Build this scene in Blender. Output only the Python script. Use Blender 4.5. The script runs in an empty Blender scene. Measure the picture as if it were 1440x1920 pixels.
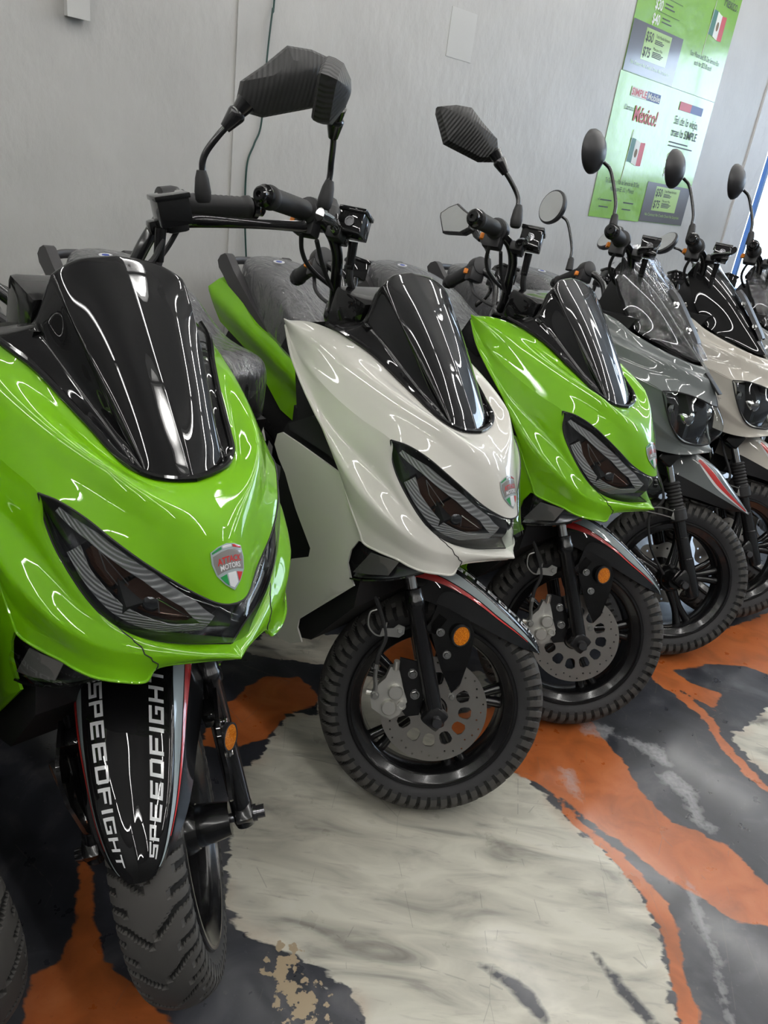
import bpy, bmesh, math, random, json
import numpy as np
from mathutils import Matrix, Vector
from mathutils.geometry import delaunay_2d_cdt
random.seed(7); np.random.seed(7)
SC = bpy.context.scene
COL = SC.collection
pi = math.pi

# ------------------------------------------------------------------ camera
cam_d = bpy.data.cameras.new('camera'); cam = bpy.data.objects.new('camera', cam_d); COL.objects.link(cam)
cam_d.sensor_fit = 'AUTO'; cam_d.sensor_width = 36.0; cam_d.lens = 1416.5/1920*36.0
cam_d.clip_start = 0.02
R = [[0.99003278, 0.05744522, 0.12858904], [0.14083712, -0.4038186, -0.90393332], [0.0, 0.91303373, -0.40788407]]
cam.matrix_world = Matrix(((R[0][0], -R[1][0], -R[2][0], 0), (R[0][1], -R[1][1], -R[2][1], 0), (R[0][2], -R[1][2], -R[2][2], 1.286), (0, 0, 0, 1)))
SC.camera = cam

# ------------------------------------------------------------------ exposure, world, daylight
SC.view_settings.view_transform = 'Standard'; SC.view_settings.look = 'None'
SC.view_settings.gamma = 1; SC.view_settings.use_curve_mapping = False
SC.view_settings.exposure = 0.12
w = bpy.data.worlds.new('daylight'); SC.world = w; w.use_nodes = True
bg = w.node_tree.nodes['Background']; bg.inputs[0].default_value = (0.72, 0.86, 1.0, 1); bg.inputs[1].default_value = 9.0

TUBE = 52.0      # emission of the ceiling tubes

# room frame: s runs along the long wall, d is the distance from that wall into the room
TD = Vector((math.cos(pi/4), math.sin(pi/4), 0)); ND = Vector((-math.sin(pi/4), math.cos(pi/4), 0)); WD = 2.494
def room(s, d, z): return TD*s + ND*(WD-d) + Vector((0, 0, z))

# ------------------------------------------------------------------ materials
MATS = {}
def inp(b, n, v):
    if n in b.inputs: b.inputs[n].default_value = v
def mat(name, col, rough=.5, metal=0., coat=0., coatr=.03, spec=.5, trans=0., emis=None, es=0., bump=None, ior=1.5):
    if name in MATS: return MATS[name]
    m = bpy.data.materials.new(name); m.use_nodes = True; nt = m.node_tree; b = nt.nodes['Principled BSDF']
    inp(b, 'Base Color', (*col, 1)); inp(b, 'Roughness', rough); inp(b, 'Metallic', metal); inp(b, 'Coat Weight', coat); inp(b, 'Coat Roughness', coatr)
    inp(b, 'Specular IOR Level', spec); inp(b, 'Transmission Weight', trans); inp(b, 'IOR', ior)
    if emis: inp(b, 'Emission Color', (*emis, 1)); inp(b, 'Emission Strength', es)
    if bump:
        sc, st, dist = bump
        tc = nt.nodes.new('ShaderNodeTexCoord'); n = nt.nodes.new('ShaderNodeTexNoise'); n.inputs['Scale'].default_value = sc; n.inputs['Detail'].default_value = 4
        bp = nt.nodes.new('ShaderNodeBump'); bp.inputs['Strength'].default_value = st; bp.inputs['Distance'].default_value = dist
        nt.links.new(tc.outputs['Object'], n.inputs['Vector']); nt.links.new(n.outputs['Fac'], bp.inputs['Height']); nt.links.new(bp.outputs['Normal'], b.inputs['Normal'])
    MATS[name] = m; return m
G = mat('green_paint', (0.165, 0.440, 0.0005), .45, spec=.25, coat=1, coatr=.02)
WHT = mat('pearl_white_paint', (0.68, 0.665, 0.61), .45, spec=.25, coat=1, coatr=.03)
GRY = mat('grey_paint', (0.115, 0.130, 0.130), .4, coat=1, coatr=.04)
BEI = mat('beige_paint', (0.50, 0.47, 0.41), .4, coat=1, coatr=.04)
BLK = mat('gloss_black', (0.004, 0.004, 0.0045), .4, spec=.1, coat=1, coatr=.01)
BLM = mat('black_metal', (0.008, 0.008, 0.009), .25, coat=.5, coatr=.1)
SAT = mat('satin_black_plastic', (0.022, 0.022, 0.024), .42, bump=(900, .12, .0006))
MATT = mat('matt_black_plastic', (0.010, 0.010, 0.011), .6)
GRYP = mat('dark_grey_plastic', (0.045, 0.043, 0.045), .42, bump=(700, .1, .0005))
RUBT = mat('dusty_tread_rubber', (0.062, 0.059, 0.055), .72, bump=(120, .15, .001))
RUB = mat('rubber', (0.026, 0.026, 0.028), .58, bump=(160, .15, .001))
GRIPM = mat('grip_rubber', (0.020, 0.020, 0.021), .6)
CHR = mat('chrome', (0.75, 0.75, 0.74), .12, 1.)
STL = mat('brushed_steel', (0.62, 0.59, 0.55), .30, 1., bump=(260, .1, .0005))
ALU = mat('cast_aluminium', (0.66, 0.65, 0.61), .40, .75, bump=(400, .2, .0006))
ZNC = mat('zinc', (0.45, 0.45, 0.43), .35, .9)
SEAT = mat('seat_vinyl', (0.020, 0.020, 0.023), .5, bump=(300, .2, .001))
ORG = mat('orange_button', (0.75, 0.22, 0.01), .4)
REDD = mat('red_decal', (0.52, 0.018, 0.015), .35, coat=1, coatr=.03)
SILD = mat('silver_decal', (0.34, 0.40, 0.41), .32, coat=1, coatr=.03)
WHD = mat('white_decal', (0.72, 0.73, 0.74), .35, coat=.6, coatr=.05)
GND = mat('green_decal', (0.01, 0.25, 0.06), .35, coat=.6)
GYD = mat('grey_decal', (0.20, 0.19, 0.18), .35, coat=.6)
MIRG = mat('mirror_glass_face', (0.75, 0.77, 0.76), .02, 1.)
BRWN = mat('smoked_reflector', (0.15, 0.075, 0.05), .14, .75, coat=1)
DKC = mat('dark_chrome', (0.17, 0.17, 0.18), .18, .9)
BLU = mat('blue_ink', (0.03, 0.06, 0.30), .5)
def glass(name, tint=(1, 1, 1), rough=.0, fac_add=.0, bump=None, haze=0.):
    if name in MATS: return MATS[name]
    m = bpy.data.materials.new(name); m.use_nodes = True; nt = m.node_tree; nt.nodes.clear()
    o = nt.nodes.new('ShaderNodeOutputMaterial'); t = nt.nodes.new('ShaderNodeBsdfTransparent'); g = nt.nodes.new('ShaderNodeBsdfGlossy'); mx = nt.nodes.new('ShaderNodeMixShader'); f = nt.nodes.new('ShaderNodeFresnel')
    t.inputs[0].default_value = (*tint, 1); g.inputs['Roughness'].default_value = rough; g.inputs['Color'].default_value = (1, 1, 1, 1); f.inputs[0].default_value = 1.45
    ge = nt.nodes.new('ShaderNodeNewGeometry'); im = nt.nodes.new('ShaderNodeMath'); im.operation = 'MULTIPLY_ADD'; im.inputs[1].default_value = 1/1.45-1.45; im.inputs[2].default_value = 1.45
    nt.links.new(ge.outputs['Backfacing'], im.inputs[0]); nt.links.new(im.outputs[0], f.inputs[0])
    a = nt.nodes.new('ShaderNodeMath'); a.operation = 'ADD'; a.inputs[1].default_value = fac_add; a.use_clamp = True
    nt.links.new(f.outputs[0], a.inputs[0]); nt.links.new(a.outputs[0], mx.inputs[0]); nt.links.new(t.outputs[0], mx.inputs[1]); nt.links.new(g.outputs[0], mx.inputs[2]); nt.links.new(mx.outputs[0], o.inputs[0])
    if haze:
        df = nt.nodes.new('ShaderNodeBsdfDiffuse'); df.inputs[0].default_value = (.55, .55, .57, 1); m2 = nt.nodes.new('ShaderNodeMixShader'); m2.inputs[0].default_value = haze
        nt.links.new(t.outputs[0], m2.inputs[1]); nt.links.new(df.outputs[0], m2.inputs[2]); nt.links.new(m2.outputs[0], mx.inputs[1])
    if bump:
        sc, st, dist, stretch = bump
        tc = nt.nodes.new('ShaderNodeTexCoord'); mp = nt.nodes.new('ShaderNodeMapping'); mp.inputs['Scale'].default_value = stretch
        n = nt.nodes.new('ShaderNodeTexNoise'); n.inputs['Scale'].default_value = sc; n.inputs['Detail'].default_value = 5; n.inputs['Distortion'].default_value = .8
        bp = nt.nodes.new('ShaderNodeBump'); bp.inputs['Strength'].default_value = st; bp.inputs['Distance'].default_value = dist
        nt.links.new(tc.outputs['Object'], mp.inputs[0]); nt.links.new(mp.outputs[0], n.inputs['Vector']); nt.links.new(n.outputs['Fac'], bp.inputs['Height']); nt.links.new(bp.outputs['Normal'], g.inputs['Normal']); nt.links.new(bp.outputs['Normal'], f.inputs['Normal'])
    MATS[name] = m; return m
LENS = glass('clear_lens', (.86, .88, .88))
WRAP = glass('plastic_wrap', (.66, .66, .68), .10, .07, (22, 1., .014, (1, 2.5, .6)), .16)
WRAPC = glass('clear_cling_wrap', (.9, .9, .92), .07, .03, (34, 1., .012, (.7, 3, .7)), .05)
def amber():
    m = mat('amber_reflector', (0.75, 0.24, 0.01), .2, coat=1); nt = m.node_tree; b = nt.nodes['Principled BSDF']
    tc = nt.nodes.new('ShaderNodeTexCoord'); v = nt.nodes.new('ShaderNodeTexVoronoi'); v.inputs['Scale'].default_value = 420
    r = nt.nodes.new('ShaderNodeValToRGB'); r.color_ramp.elements[0].color = (0.95, 0.34, 0.01, 1); r.color_ramp.elements[1].color = (0.50, 0.13, 0.0, 1); r.color_ramp.elements[1].position = .6
    nt.links.new(tc.outputs['Object'], v.inputs['Vector']); nt.links.new(v.outputs['Distance'], r.inputs[0]); nt.links.new(r.outputs[0], b.inputs['Base Color'])
    return m
AMB = amber()
def ribbed(name, col, scale, axis=(1, 0, 0)):
    m = mat(name, col, .3, .35); nt = m.node_tree; b = nt.nodes['Principled BSDF']
    tc = nt.nodes.new('ShaderNodeTexCoord'); mp = nt.nodes.new('ShaderNodeMapping'); mp.inputs['Rotation'].default_value = axis
    wv = nt.nodes.new('ShaderNodeTexWave'); wv.inputs['Scale'].default_value = scale
    bp = nt.nodes.new('ShaderNodeBump'); bp.inputs['Strength'].default_value = .9; bp.inputs['Distance'].default_value = .0011
    nt.links.new(tc.outputs['Object'], mp.inputs[0]); nt.links.new(mp.outputs[0], wv.inputs['Vector']); nt.links.new(wv.outputs['Fac'], bp.inputs['Height']); nt.links.new(bp.outputs['Normal'], b.inputs['Normal'])
    return m
DRL = ribbed('ribbed_light_guide', (0.42, 0.42, 0.43), 130, (0, .5, .6))
CARB = ribbed('ribbed_black_housing', (0.024, 0.024, 0.024), 45, (.35, 0, 1.45)); inp(CARB.node_tree.nodes['Principled BSDF'], 'Metallic', 0.); inp(CARB.node_tree.nodes['Principled BSDF'], 'Roughness', .5)

# ------------------------------------------------------------------ mesh helpers
def crs(P, n):
    P = np.asarray(P, float); k = len(P); t = np.linspace(0, k-1, n); out = []
    for u in t:
        i = min(int(u), k-2); f = u-i
        p0 = P[i-1] if i > 0 else 2*P[i]-P[i+1]; p1, p2 = P[i], P[i+1]; p3 = P[i+2] if i+2 < k else 2*P[i+1]-P[i]
        out.append(.5*((2*p1)+(-p0+p2)*f+(2*p0-5*p1+4*p2-p3)*f*f+(-p0+3*p1-3*p2+p3)*f**3))
    return np.array(out)
def net(rows, mu, mv):                      # rows of control points -> (mv, mu, 3) grid
    A = np.array([crs(r, mu) for r in rows]); return np.array([crs(A[:, j], mv) for j in range(mu)]).transpose(1, 0, 2)
def coons(top, bot, left, right, mu, mv, bulge=None, sym=False):
    T, B, L, Q = crs(top, mu), crs(bot, mu), crs(left, mv), crs(right, mv)
    u = np.linspace(0, 1, mu)[None, :, None]; v = np.linspace(0, 1, mv)[:, None, None]
    S = (1-v)*T[None]+v*B[None]+(1-u)*L[:, None]+u*Q[:, None]-((1-u)*(1-v)*T[0]+u*(1-v)*T[-1]+(1-u)*v*B[0]+u*v*B[-1])
    if mu > 40:
        for _ in range(260):
            if sym: S[1:-1, -1] = .25*(S[:-2, -1]+S[2:, -1])+.5*S[1:-1, -2]; S[1:-1, -1, 1] = 0
            S[1:-1, 1:-1] = .25*(S[:-2, 1:-1]+S[2:, 1:-1]+S[1:-1, :-2]+S[1:-1, 2:])
    if bulge is not None:
        for i in range(mv):
            for j in range(mu): S[i, j] += np.array(bulge(j/(mu-1), i/(mv-1)))
    return S
def gridVF(S, flip=False, closeu=False):
    m, n = S.shape[:2]; V = [tuple(p) for p in S.reshape(-1, 3)]; F = []
    for i in range(m-1):
        for j in range(n if closeu else n-1):
            k = (j+1) % n; f = (i*n+j, i*n+k, (i+1)*n+k, (i+1)*n+j); F.append(f[::-1] if flip else f)
    return V, F
def mir(VF):
    V, F = VF; return [(x, -y, z) for x, y, z in V], [tuple(f[::-1]) for f in F]
def join(*L):
    V, F = [], []
    for v, f in L:
        o = len(V); V += list(v); F += [tuple(i+o for i in q) for q in f]
    return V, F
def both(VF): return join(VF, mir(VF))
def xf(VF, M): return [tuple(M @ Vector(p)) for p in VF[0]], VF[1]
def frame_along(pts):
    pts = [Vector(p) for p in pts]; fr = []; up = Vector((0, 0, 1))
    for i, p in enumerate(pts):
        t = (pts[min(i+1, len(pts)-1)]-pts[max(i-1, 0)]).normalized()
        if i == 0:
            a = up if abs(t.z) < .9 else Vector((1, 0, 0)); n = (a-t*a.dot(t)).normalized()
        else: n = (n-t*n.dot(t)).normalized()
        fr.append((p, t, n, t.cross(n)))
    return fr
def tube(pts, r, seg=12, smooth=0, cap=True, flat=1.0):
    if smooth: 
        if hasattr(r, '__len__'): r = [q[0] for q in crs([(x, 0, 0) for x in r], smooth)]
        pts = crs(pts, smooth)
    rr = r if hasattr(r, '__len__') else [r]*len(pts); V, F = [], []
    for (p, t, n, b), q in zip(frame_along(pts), rr):
        for k in range(seg):
            a = 2*pi*k/seg; V.append(tuple(p+n*math.cos(a)*q+b*math.sin(a)*q*flat))
    m = len(pts)
    for i in range(m-1):
        for k in range(seg): F.append((i*seg+k, i*seg+(k+1) % seg, (i+1)*seg+(k+1) % seg, (i+1)*seg+k))
    if cap: F.append(tuple(range(seg))[::-1]); F.append(tuple((m-1)*seg+k for k in range(seg)))
    return V, F
def lathe(prof, org, axis, seg=24, cap=True):    # prof: (distance along axis, radius)
    ax = Vector(axis).normalized(); a = Vector((0, 0, 1)) if abs(ax.z) < .9 else Vector((1, 0, 0)); n = (a-ax*a.dot(ax)).normalized(); b = ax.cross(n); o = Vector(org); V, F = [], []
    for h, r in prof:
        for k in range(seg):
            t = 2*pi*k/seg; V.append(tuple(o+ax*h+(n*math.cos(t)+b*math.sin(t))*max(r, 1e-5)))
    m = len(prof)
    for i in range(m-1):
        for k in range(seg): F.append((i*seg+k, i*seg+(k+1) % seg, (i+1)*seg+(k+1) % seg, (i+1)*seg+k))
    if cap: F.append(tuple(range(seg))[::-1]); F.append(tuple((m-1)*seg+k for k in range(seg)))
    return V, F
def box(c, s, bev=0., rot=None, taper=None):
    bm = bmesh.new(); bmesh.ops.create_cube(bm, size=1)
    for v in bm.verts:
        v.co = Vector((v.co.x*s[0], v.co.y*s[1], v.co.z*s[2]))
        if taper and v.co.z < 0: v.co.x *= taper; v.co.y *= taper
    if bev: bmesh.ops.bevel(bm, geom=bm.edges[:], offset=bev, segments=2, affect='EDGES', profile=.6)
    M = Matrix.Translation(Vector(c)) @ (rot.to_4x4() if rot else Matrix.Identity(4)); bm.transform(M); bm.verts.index_update()
    V = [tuple(v.co) for v in bm.verts]; F = [tuple(v.index for v in f.verts) for f in bm.faces]; bm.free(); return V, F
def inside(p, poly):
    c = False; x, y = p; n = len(poly)
    for i in range(n):
        x1, y1 = poly[i][:2]; x2, y2 = poly[i-1][:2]
        if (y1 > y) != (y2 > y) and x < (x2-x1)*(y-y1)/(y2-y1)+x1: c = not c
    return c
def plate(outline, holes=(), t=.003, fmap=None, step=None):     # flat outline with holes -> solid; fmap(u, v, w) -> xyz
    loops = [list(outline)]+[list(h) for h in holes]; V2, E = [], []
    for lp in loops:
        o = len(V2); V2 += [Vector(p[:2]) for p in lp]; E += [(o+i, o+(i+1) % len(lp)) for i in range(len(lp))]
    if step:
        xs = [p[0] for p in outline]; ys = [p[1] for p in outline]
        x = min(xs)+step/2
        while x < max(xs):
            y = min(ys)+step/2
            while y < max(ys):
                if inside((x, y), outline): V2.append(Vector((x, y)))
                y += step
            x += step
    vo, eo, fo, *_ = delaunay_2d_cdt(V2, E, [], 0, 1e-6)
    F = []
    for f in fo:
        c = (sum(vo[i].x for i in f)/len(f), sum(vo[i].y for i in f)/len(f))
        if inside(c, outline) and not any(inside(c, h) for h in holes): F.append(tuple(f))
    n = len(vo); cnt = {}
    for f in F:
        for i in range(len(f)):
            e = (f[i], f[(i+1) % len(f)]); cnt[tuple(sorted(e))] = cnt.get(tuple(sorted(e)), []) + [e]
    fm = fmap or (lambda u, v, w: (u, v, w))
    V = [fm(p.x, p.y, t/2) for p in vo]+[fm(p.x, p.y, -t/2) for p in vo]
    FF = list(F)+[tuple(i+n for i in f[::-1]) for f in F]
    for k, es in cnt.items():
        if len(es) == 1: a, b = es[0]; FF.append((b, a, a+n, b+n))
    return V, FF
def circ(cx, cy, r, n=24, ry=None): return [(cx+r*math.cos(2*pi*k/n), cy+(ry or r)*math.sin(2*pi*k/n)) for k in range(n)]
MESH = {}
def mesh(key, VF, m, smooth=True, angle=40, solid=0., wm=True):
    if key in MESH: return MESH[key]
    if callable(VF): VF = VF()
    me = bpy.data.meshes.new(key); me.from_pydata(VF[0], [], VF[1]); bm = bmesh.new(); bm.from_mesh(me)
    if wm: bmesh.ops.remove_doubles(bm, verts=bm.verts, dist=1e-5)
    dl = [f for f in bm.faces if f.calc_area() < 1e-12]
    if dl: bmesh.ops.delete(bm, geom=dl, context='FACES')
    if solid:
        bmesh.ops.recalc_face_normals(bm, faces=bm.faces); bmesh.ops.solidify(bm, geom=bm.faces[:], thickness=solid)
    bmesh.ops.recalc_face_normals(bm, faces=bm.faces)
    if smooth:
        ang = math.radians(angle)
        for f in bm.faces: f.smooth = True
        for e in bm.edges:
            if len(e.link_faces) != 2 or e.calc_face_angle(0) > ang: e.smooth = False
    bm.to_mesh(me); bm.free()
    for q in (m if isinstance(m, (list, tuple)) else [m]): me.materials.append(q)
    MESH[key] = me; return me
def part(name, me, parent=None, M=None, label=None):
    o = bpy.data.objects.new(name, me); COL.objects.link(o)
    if parent: o.parent = parent
    if M is not None: o.matrix_local = M
    if label: o['label'] = label
    return o
def thing(o, label, cat, group=None):
    o['label'] = label; o['category'] = cat
    if group: o['group'] = group
    return o
def empty(name, M): 
    o = bpy.data.objects.new(name, None); COL.objects.link(o); o.matrix_world = M; o.empty_display_size = .1; return o
def text_vf(s, size=1., bold=0., shear=0., align='LEFT', ext=0.0, sx=1.0):
    cu = bpy.data.curves.new('t', 'FONT'); cu.body = s; cu.size = size; cu.offset = bold; cu.shear = shear; cu.align_x = align; cu.extrude = ext; cu.resolution_u = 3
    ob = bpy.data.objects.new('t', cu); COL.objects.link(ob); bpy.context.view_layer.update()
    me = bpy.data.meshes.new_from_object(ob.evaluated_get(bpy.context.evaluated_depsgraph_get()))
    V = [(v.co.x*sx, v.co.y, v.co.z) for v in me.vertices]; F = [tuple(p.vertices) for p in me.polygons]
    bpy.data.objects.remove(ob); bpy.data.curves.remove(cu); bpy.data.meshes.remove(me); return V, F
def structure(name, VF, m, **k):
    o = part(name, mesh(name, VF, m, **k)); o['kind'] = 'structure'; return o

# ------------------------------------------------------------------ floor: poured marbled epoxy
PAT = json.loads('''{"cream":[[[-0.215,1.11],[-0.188,0.979],[-0.149,0.941],[-0.131,0.924],[-0.08,0.914],[-0.04,0.905],[0.002,0.881],[0.043,0.854],[0.083,0.827],[0.094,0.798],[0.112,0.664],[0.607,0.725],[0.641,0.877],[0.637,0.905],[0.645,0.976],[0.655,1.065],[0.641,1.136],[0.617,1.198],[0.599,1.223],[0.584,1.264],[0.541,1.286],[0.52,1.305],[0.492,1.364],[0.459,1.4],[0.431,1.438],[0.4,1.46],[0.324,1.52],[0.187,1.638],[0.127,1.716],[-0.058,1.772],[-0.101,1.641],[-0.103,1.553],[-0.145,1.554],[-0.179,1.515],[-0.203,1.431],[-0.205,1.376],[-0.253,1.314]],[[-0.382,1.785],[-0.293,1.877],[-0.107,1.924],[0.118,2.012],[0.125,1.79],[-0.058,1.772],[-0.18,1.769],[-0.269,1.76]],[[1.036,1.705],[1.2,1.86],[1.331,1.939],[1.157,1.551],[1.082,1.571],[1.049,1.618]],[[0.217,1.812],[0.343,1.842],[0.381,1.726],[0.26,1.653]]],"orange":[[[-0.315,1.57],[-0.298,1.619],[-0.254,1.681],[-0.168,1.696],[-0.108,1.639],[-0.105,1.584],[-0.171,1.544],[-0.205,1.44],[-0.262,1.404],[-0.347,1.383],[-0.37,1.515]],[[-0.041,1.912],[0.117,2.042],[0.251,1.928],[0.186,1.779],[0.032,1.794]],[[0.242,1.504],[0.259,1.631],[0.379,1.691],[0.496,1.683],[0.642,1.681],[0.664,1.611],[0.697,1.537],[0.715,1.449],[0.74,1.393],[0.768,1.358],[0.844,1.324],[0.885,1.301],[0.913,1.248],[0.933,1.21],[0.995,1.143],[0.971,1.091],[0.891,1.108],[0.815,1.108],[0.765,1.156],[0.698,1.198],[0.643,1.259],[0.581,1.308],[0.519,1.377],[0.449,1.424],[0.373,1.454],[0.321,1.462]],[[0.495,1.386],[0.537,1.332],[0.571,1.288],[0.621,1.241],[0.655,1.191],[0.69,1.132],[0.697,1.072],[0.676,0.97],[0.682,0.902],[0.634,0.729],[0.607,0.725],[0.641,0.877],[0.649,0.946],[0.659,1.043],[0.641,1.136],[0.606,1.203],[0.57,1.254],[0.511,1.327]],[[0.818,2.128],[0.959,2.229],[1.157,2.247],[1.448,2.463],[1.788,2.673],[1.47,2.023],[1.277,2.048],[1.22,2.077],[1.094,2.061],[0.957,1.992],[0.993,1.946],[1.074,1.907],[1.027,1.817],[0.968,1.878],[0.902,1.927],[0.845,1.96]],[[0.883,1.963],[0.966,1.87],[1.007,1.782],[1.011,1.678],[1.042,1.577],[1.066,1.516],[1.058,1.496],[1.019,1.553],[0.986,1.656],[0.98,1.76],[0.94,1.839],[0.875,1.934]],[[-0.496,1.048],[-0.455,1.005],[-0.414,0.921],[-0.37,0.846],[-0.26,0.788],[-0.205,0.753],[-0.175,0.629],[-0.389,0.602],[-0.451,0.727],[-0.471,0.802],[-0.441,0.835],[-0.44,0.895]],[[0.604,2.675],[0.837,2.568],[0.754,2.348],[0.557,2.294],[0.495,2.428]]],"tan":[[[-0.091,0.897],[-0.07,0.916],[-0.038,0.895],[-0.05,0.854],[-0.003,0.852],[0.012,0.808],[-0.02,0.782],[-0.056,0.835],[-0.074,0.86]]],"darkstreak":[[[0.285,0.936],[0.338,0.926],[0.383,0.896],[0.413,0.842],[0.394,0.839],[0.353,0.884],[0.317,0.913]],[[0.507,0.992],[0.549,0.951],[0.605,0.868],[0.576,0.864],[0.534,0.929]],[[0.469,1.385],[0.518,1.369],[0.581,1.308],[0.642,1.256],[0.698,1.198],[0.753,1.154],[0.812,1.102],[0.879,1.077],[0.806,0.9],[0.685,0.884],[0.676,0.96],[0.697,1.072],[0.69,1.132],[0.655,1.191],[0.605,1.25],[0.555,1.296],[0.512,1.335]]],"white":[[[0.775,1.511],[0.822,1.533],[0.856,1.476],[0.848,1.372],[0.875,1.358],[0.85,1.341],[0.821,1.367],[0.823,1.434],[0.79,1.481]],[[0.754,1.194],[0.759,1.175],[0.756,1.081],[0.76,1.014],[0.74,0.929],[0.744,0.887],[0.736,0.886],[0.731,0.928],[0.749,1.007],[0.745,1.074],[0.744,1.163]],[[0.614,1.686],[0.699,1.671],[0.674,1.623],[0.603,1.629]],[[0.706,1.64],[0.816,1.621],[0.822,1.543],[0.791,1.556],[0.753,1.598]],[[0.523,1.484],[0.556,1.481],[0.559,1.385],[0.532,1.414]]]}''')
def sdist(P, poly):
    q = np.array(poly); d = np.full(len(P), 1e9); ins = np.zeros(len(P), bool); n = len(q)
    for i in range(n):
        a, b = q[i], q[(i+1) % n]; e = b-a; w_ = P-a; t = np.clip((w_@e)/(e@e), 0, 1); d = np.minimum(d, np.hypot(*(w_-t[:, None]*e).T))
        c1 = (a[1] > P[:, 1]) != (b[1] > P[:, 1]); xx = a[0]+(P[:, 1]-a[1])*(b[0]-a[0])/((b[1]-a[1]) or 1e-9); ins ^= c1 & (P[:, 0] < xx)
    return np.where(ins, -d, d)
def floor():
    xs = np.concatenate([np.linspace(-9, -1, 17)[:-1], np.linspace(-1, 2, 301), np.linspace(2, 9, 15)[1:]]); ys = np.concatenate([np.linspace(-6, .2, 14)[:-1], np.linspace(.2, 3.2, 301), np.linspace(3.2, 10, 15)[1:]])
    X, Y = np.meshgrid(xs, ys); P = np.stack([X.ravel(), Y.ravel()], 1); S = np.concatenate([P, np.zeros((len(P), 1))], 1).reshape(len(ys), len(xs), 3)
    V, F = gridVF(S); me = bpy.data.meshes.new('floor'); me.from_pydata(V, [], F)
    for k in ('cream', 'orange', 'tan', 'darkstreak', 'white'):
        d = np.full(len(P), 1e9)
        for poly in PAT[k]: d = np.minimum(d, sdist(P, poly))
        at = me.attributes.new(k, 'FLOAT', 'POINT'); at.data.foreach_set('value', np.clip(d, -.3, .3).astype(np.float32))
    o = part('floor', me); o['kind'] = 'structure'
    m = bpy.data.materials.new('marbled_epoxy'); m.use_nodes = True; nt = m.node_tree; L = nt.links; b = nt.nodes['Principled BSDF']; me.materials.append(m)
    def N(t, **k):
        n = nt.nodes.new(t)
        for a, v in k.items(): setattr(n, a, v)
        return n
    def noise(scale, detail=6, stretch=None, rot=0., dist=0.):
        tc = N('ShaderNodeTexCoord'); mp = N('ShaderNodeMapping'); mp.inputs['Scale'].default_value = stretch or (1, 1, 1); mp.inputs['Rotation'].default_value = (0, 0, rot)
        n = N('ShaderNodeTexNoise'); n.inputs['Scale'].default_value = scale; n.inputs['Detail'].default_value = detail; n.inputs['Distortion'].default_value = dist
        L.new(tc.outputs['Object'], mp.inputs[0]); L.new(mp.outputs[0], n.inputs['Vector']); return n.outputs['Fac']
    def ramp(f, *st):
        r = N('ShaderNodeValToRGB'); e = r.color_ramp.elements
        while len(e) < len(st): e.new(.5)
        for q, (p_, c_) in zip(e, st): q.position = p_; q.color = (*c_, 1)
        L.new(f, r.inputs[0]); return r.outputs[0]
    def mth(op, a, b_=None, c_=None, clamp=False):
        n = N('ShaderNodeMath', operation=op, use_clamp=clamp)
        for i, q in enumerate((a, b_, c_)):
            if q is None: continue
            if isinstance(q, (int, float)): n.inputs[i].default_value = q
            else: L.new(q, n.inputs[i])
        return n.outputs[0]
    def mask(att, wob, amp, soft):
        a = N('ShaderNodeAttribute', attribute_name=att); d = mth('ADD', a.outputs['Fac'], mth('MULTIPLY', mth('SUBTRACT', wob, .5), amp))
        return mth('SUBTRACT', .5, mth('DIVIDE', d, soft), clamp=True)
    def mixc(f, a, b_):
        n = N('ShaderNodeMix', data_type='RGBA'); L.new(f, n.inputs[0]) if not isinstance(f, float) else setattr(n.inputs[0], 'default_value', f)
        for i, q in ((6, a), (7, b_)):
            if isinstance(q, tuple): n.inputs[i].default_value = (*q, 1)
            else: L.new(q, n.inputs[i])
        return n.outputs[2]
    fine = noise(55, 8, (1, 1, 1)); rag = noise(17, 7, (1, 2.2, 1), -.7, .5); mid = noise(9, 6, dist=1.5)
    dark = ramp(noise(5, 9, dist=1.2), (.3, (.014, .016, .021)), (.52, (.034, .036, .045)), (.78, (.12, .12, .13)))
    dark = mixc(ramp(noise(70, 3), (.66, (0, 0, 0)), (.8, (.25, .25, .25))), dark, (.25, .24, .23))
    cream = ramp(noise(4.5, 10, (1, 3.2, 1), -.55, 1.1), (.25, (.16, .15, .135)), (.42, (.44, .425, .36)), (.60, (.60, .58, .49)), (.85, (.68, .66, .59)))
    cream = mixc(ramp(noise(14, 8, (1, 5, 1), -.6, .8), (.58, (0, 0, 0)), (.78, (.55, .55, .55))), cream, (.27, .24, .22))
    og = ramp(noise(11, 8, dist=.8), (.2, (.24, .070, .018)), (.5, (.43, .115, .028)), (.8, (.52, .165, .052)))
    og = mixc(ramp(noise(120, 4), (.62, (0, 0, 0)), (.78, (.5, .5, .5))), og, (.24, .07, .02))
    cream = mixc(mth('MULTIPLY', mth('SUBTRACT', 1., mask('cream', noise(7, 6), .10, .07), None, True), ramp(noise(6, 5, dist=.8), (.45, (0, 0, 0)), (.62, (.75, .75, .75)))), cream, (.42, .26, .17))
    col = mixc(mask('cream', rag, .075, .006), dark, cream)
    col = mixc(mask('darkstreak', rag, .03, .010), col, dark)
    col = mixc(mask('orange', rag, .035, .005), col, og)
    col = mixc(mask('tan', fine, .16, .006), col, (.36, .28, .18))
    col = mixc(mth('MULTIPLY', mask('white', fine, .06, .014), mth('MULTIPLY_ADD', fine, 1.2, -.15, True)), col, (.44, .44, .45))
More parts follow.
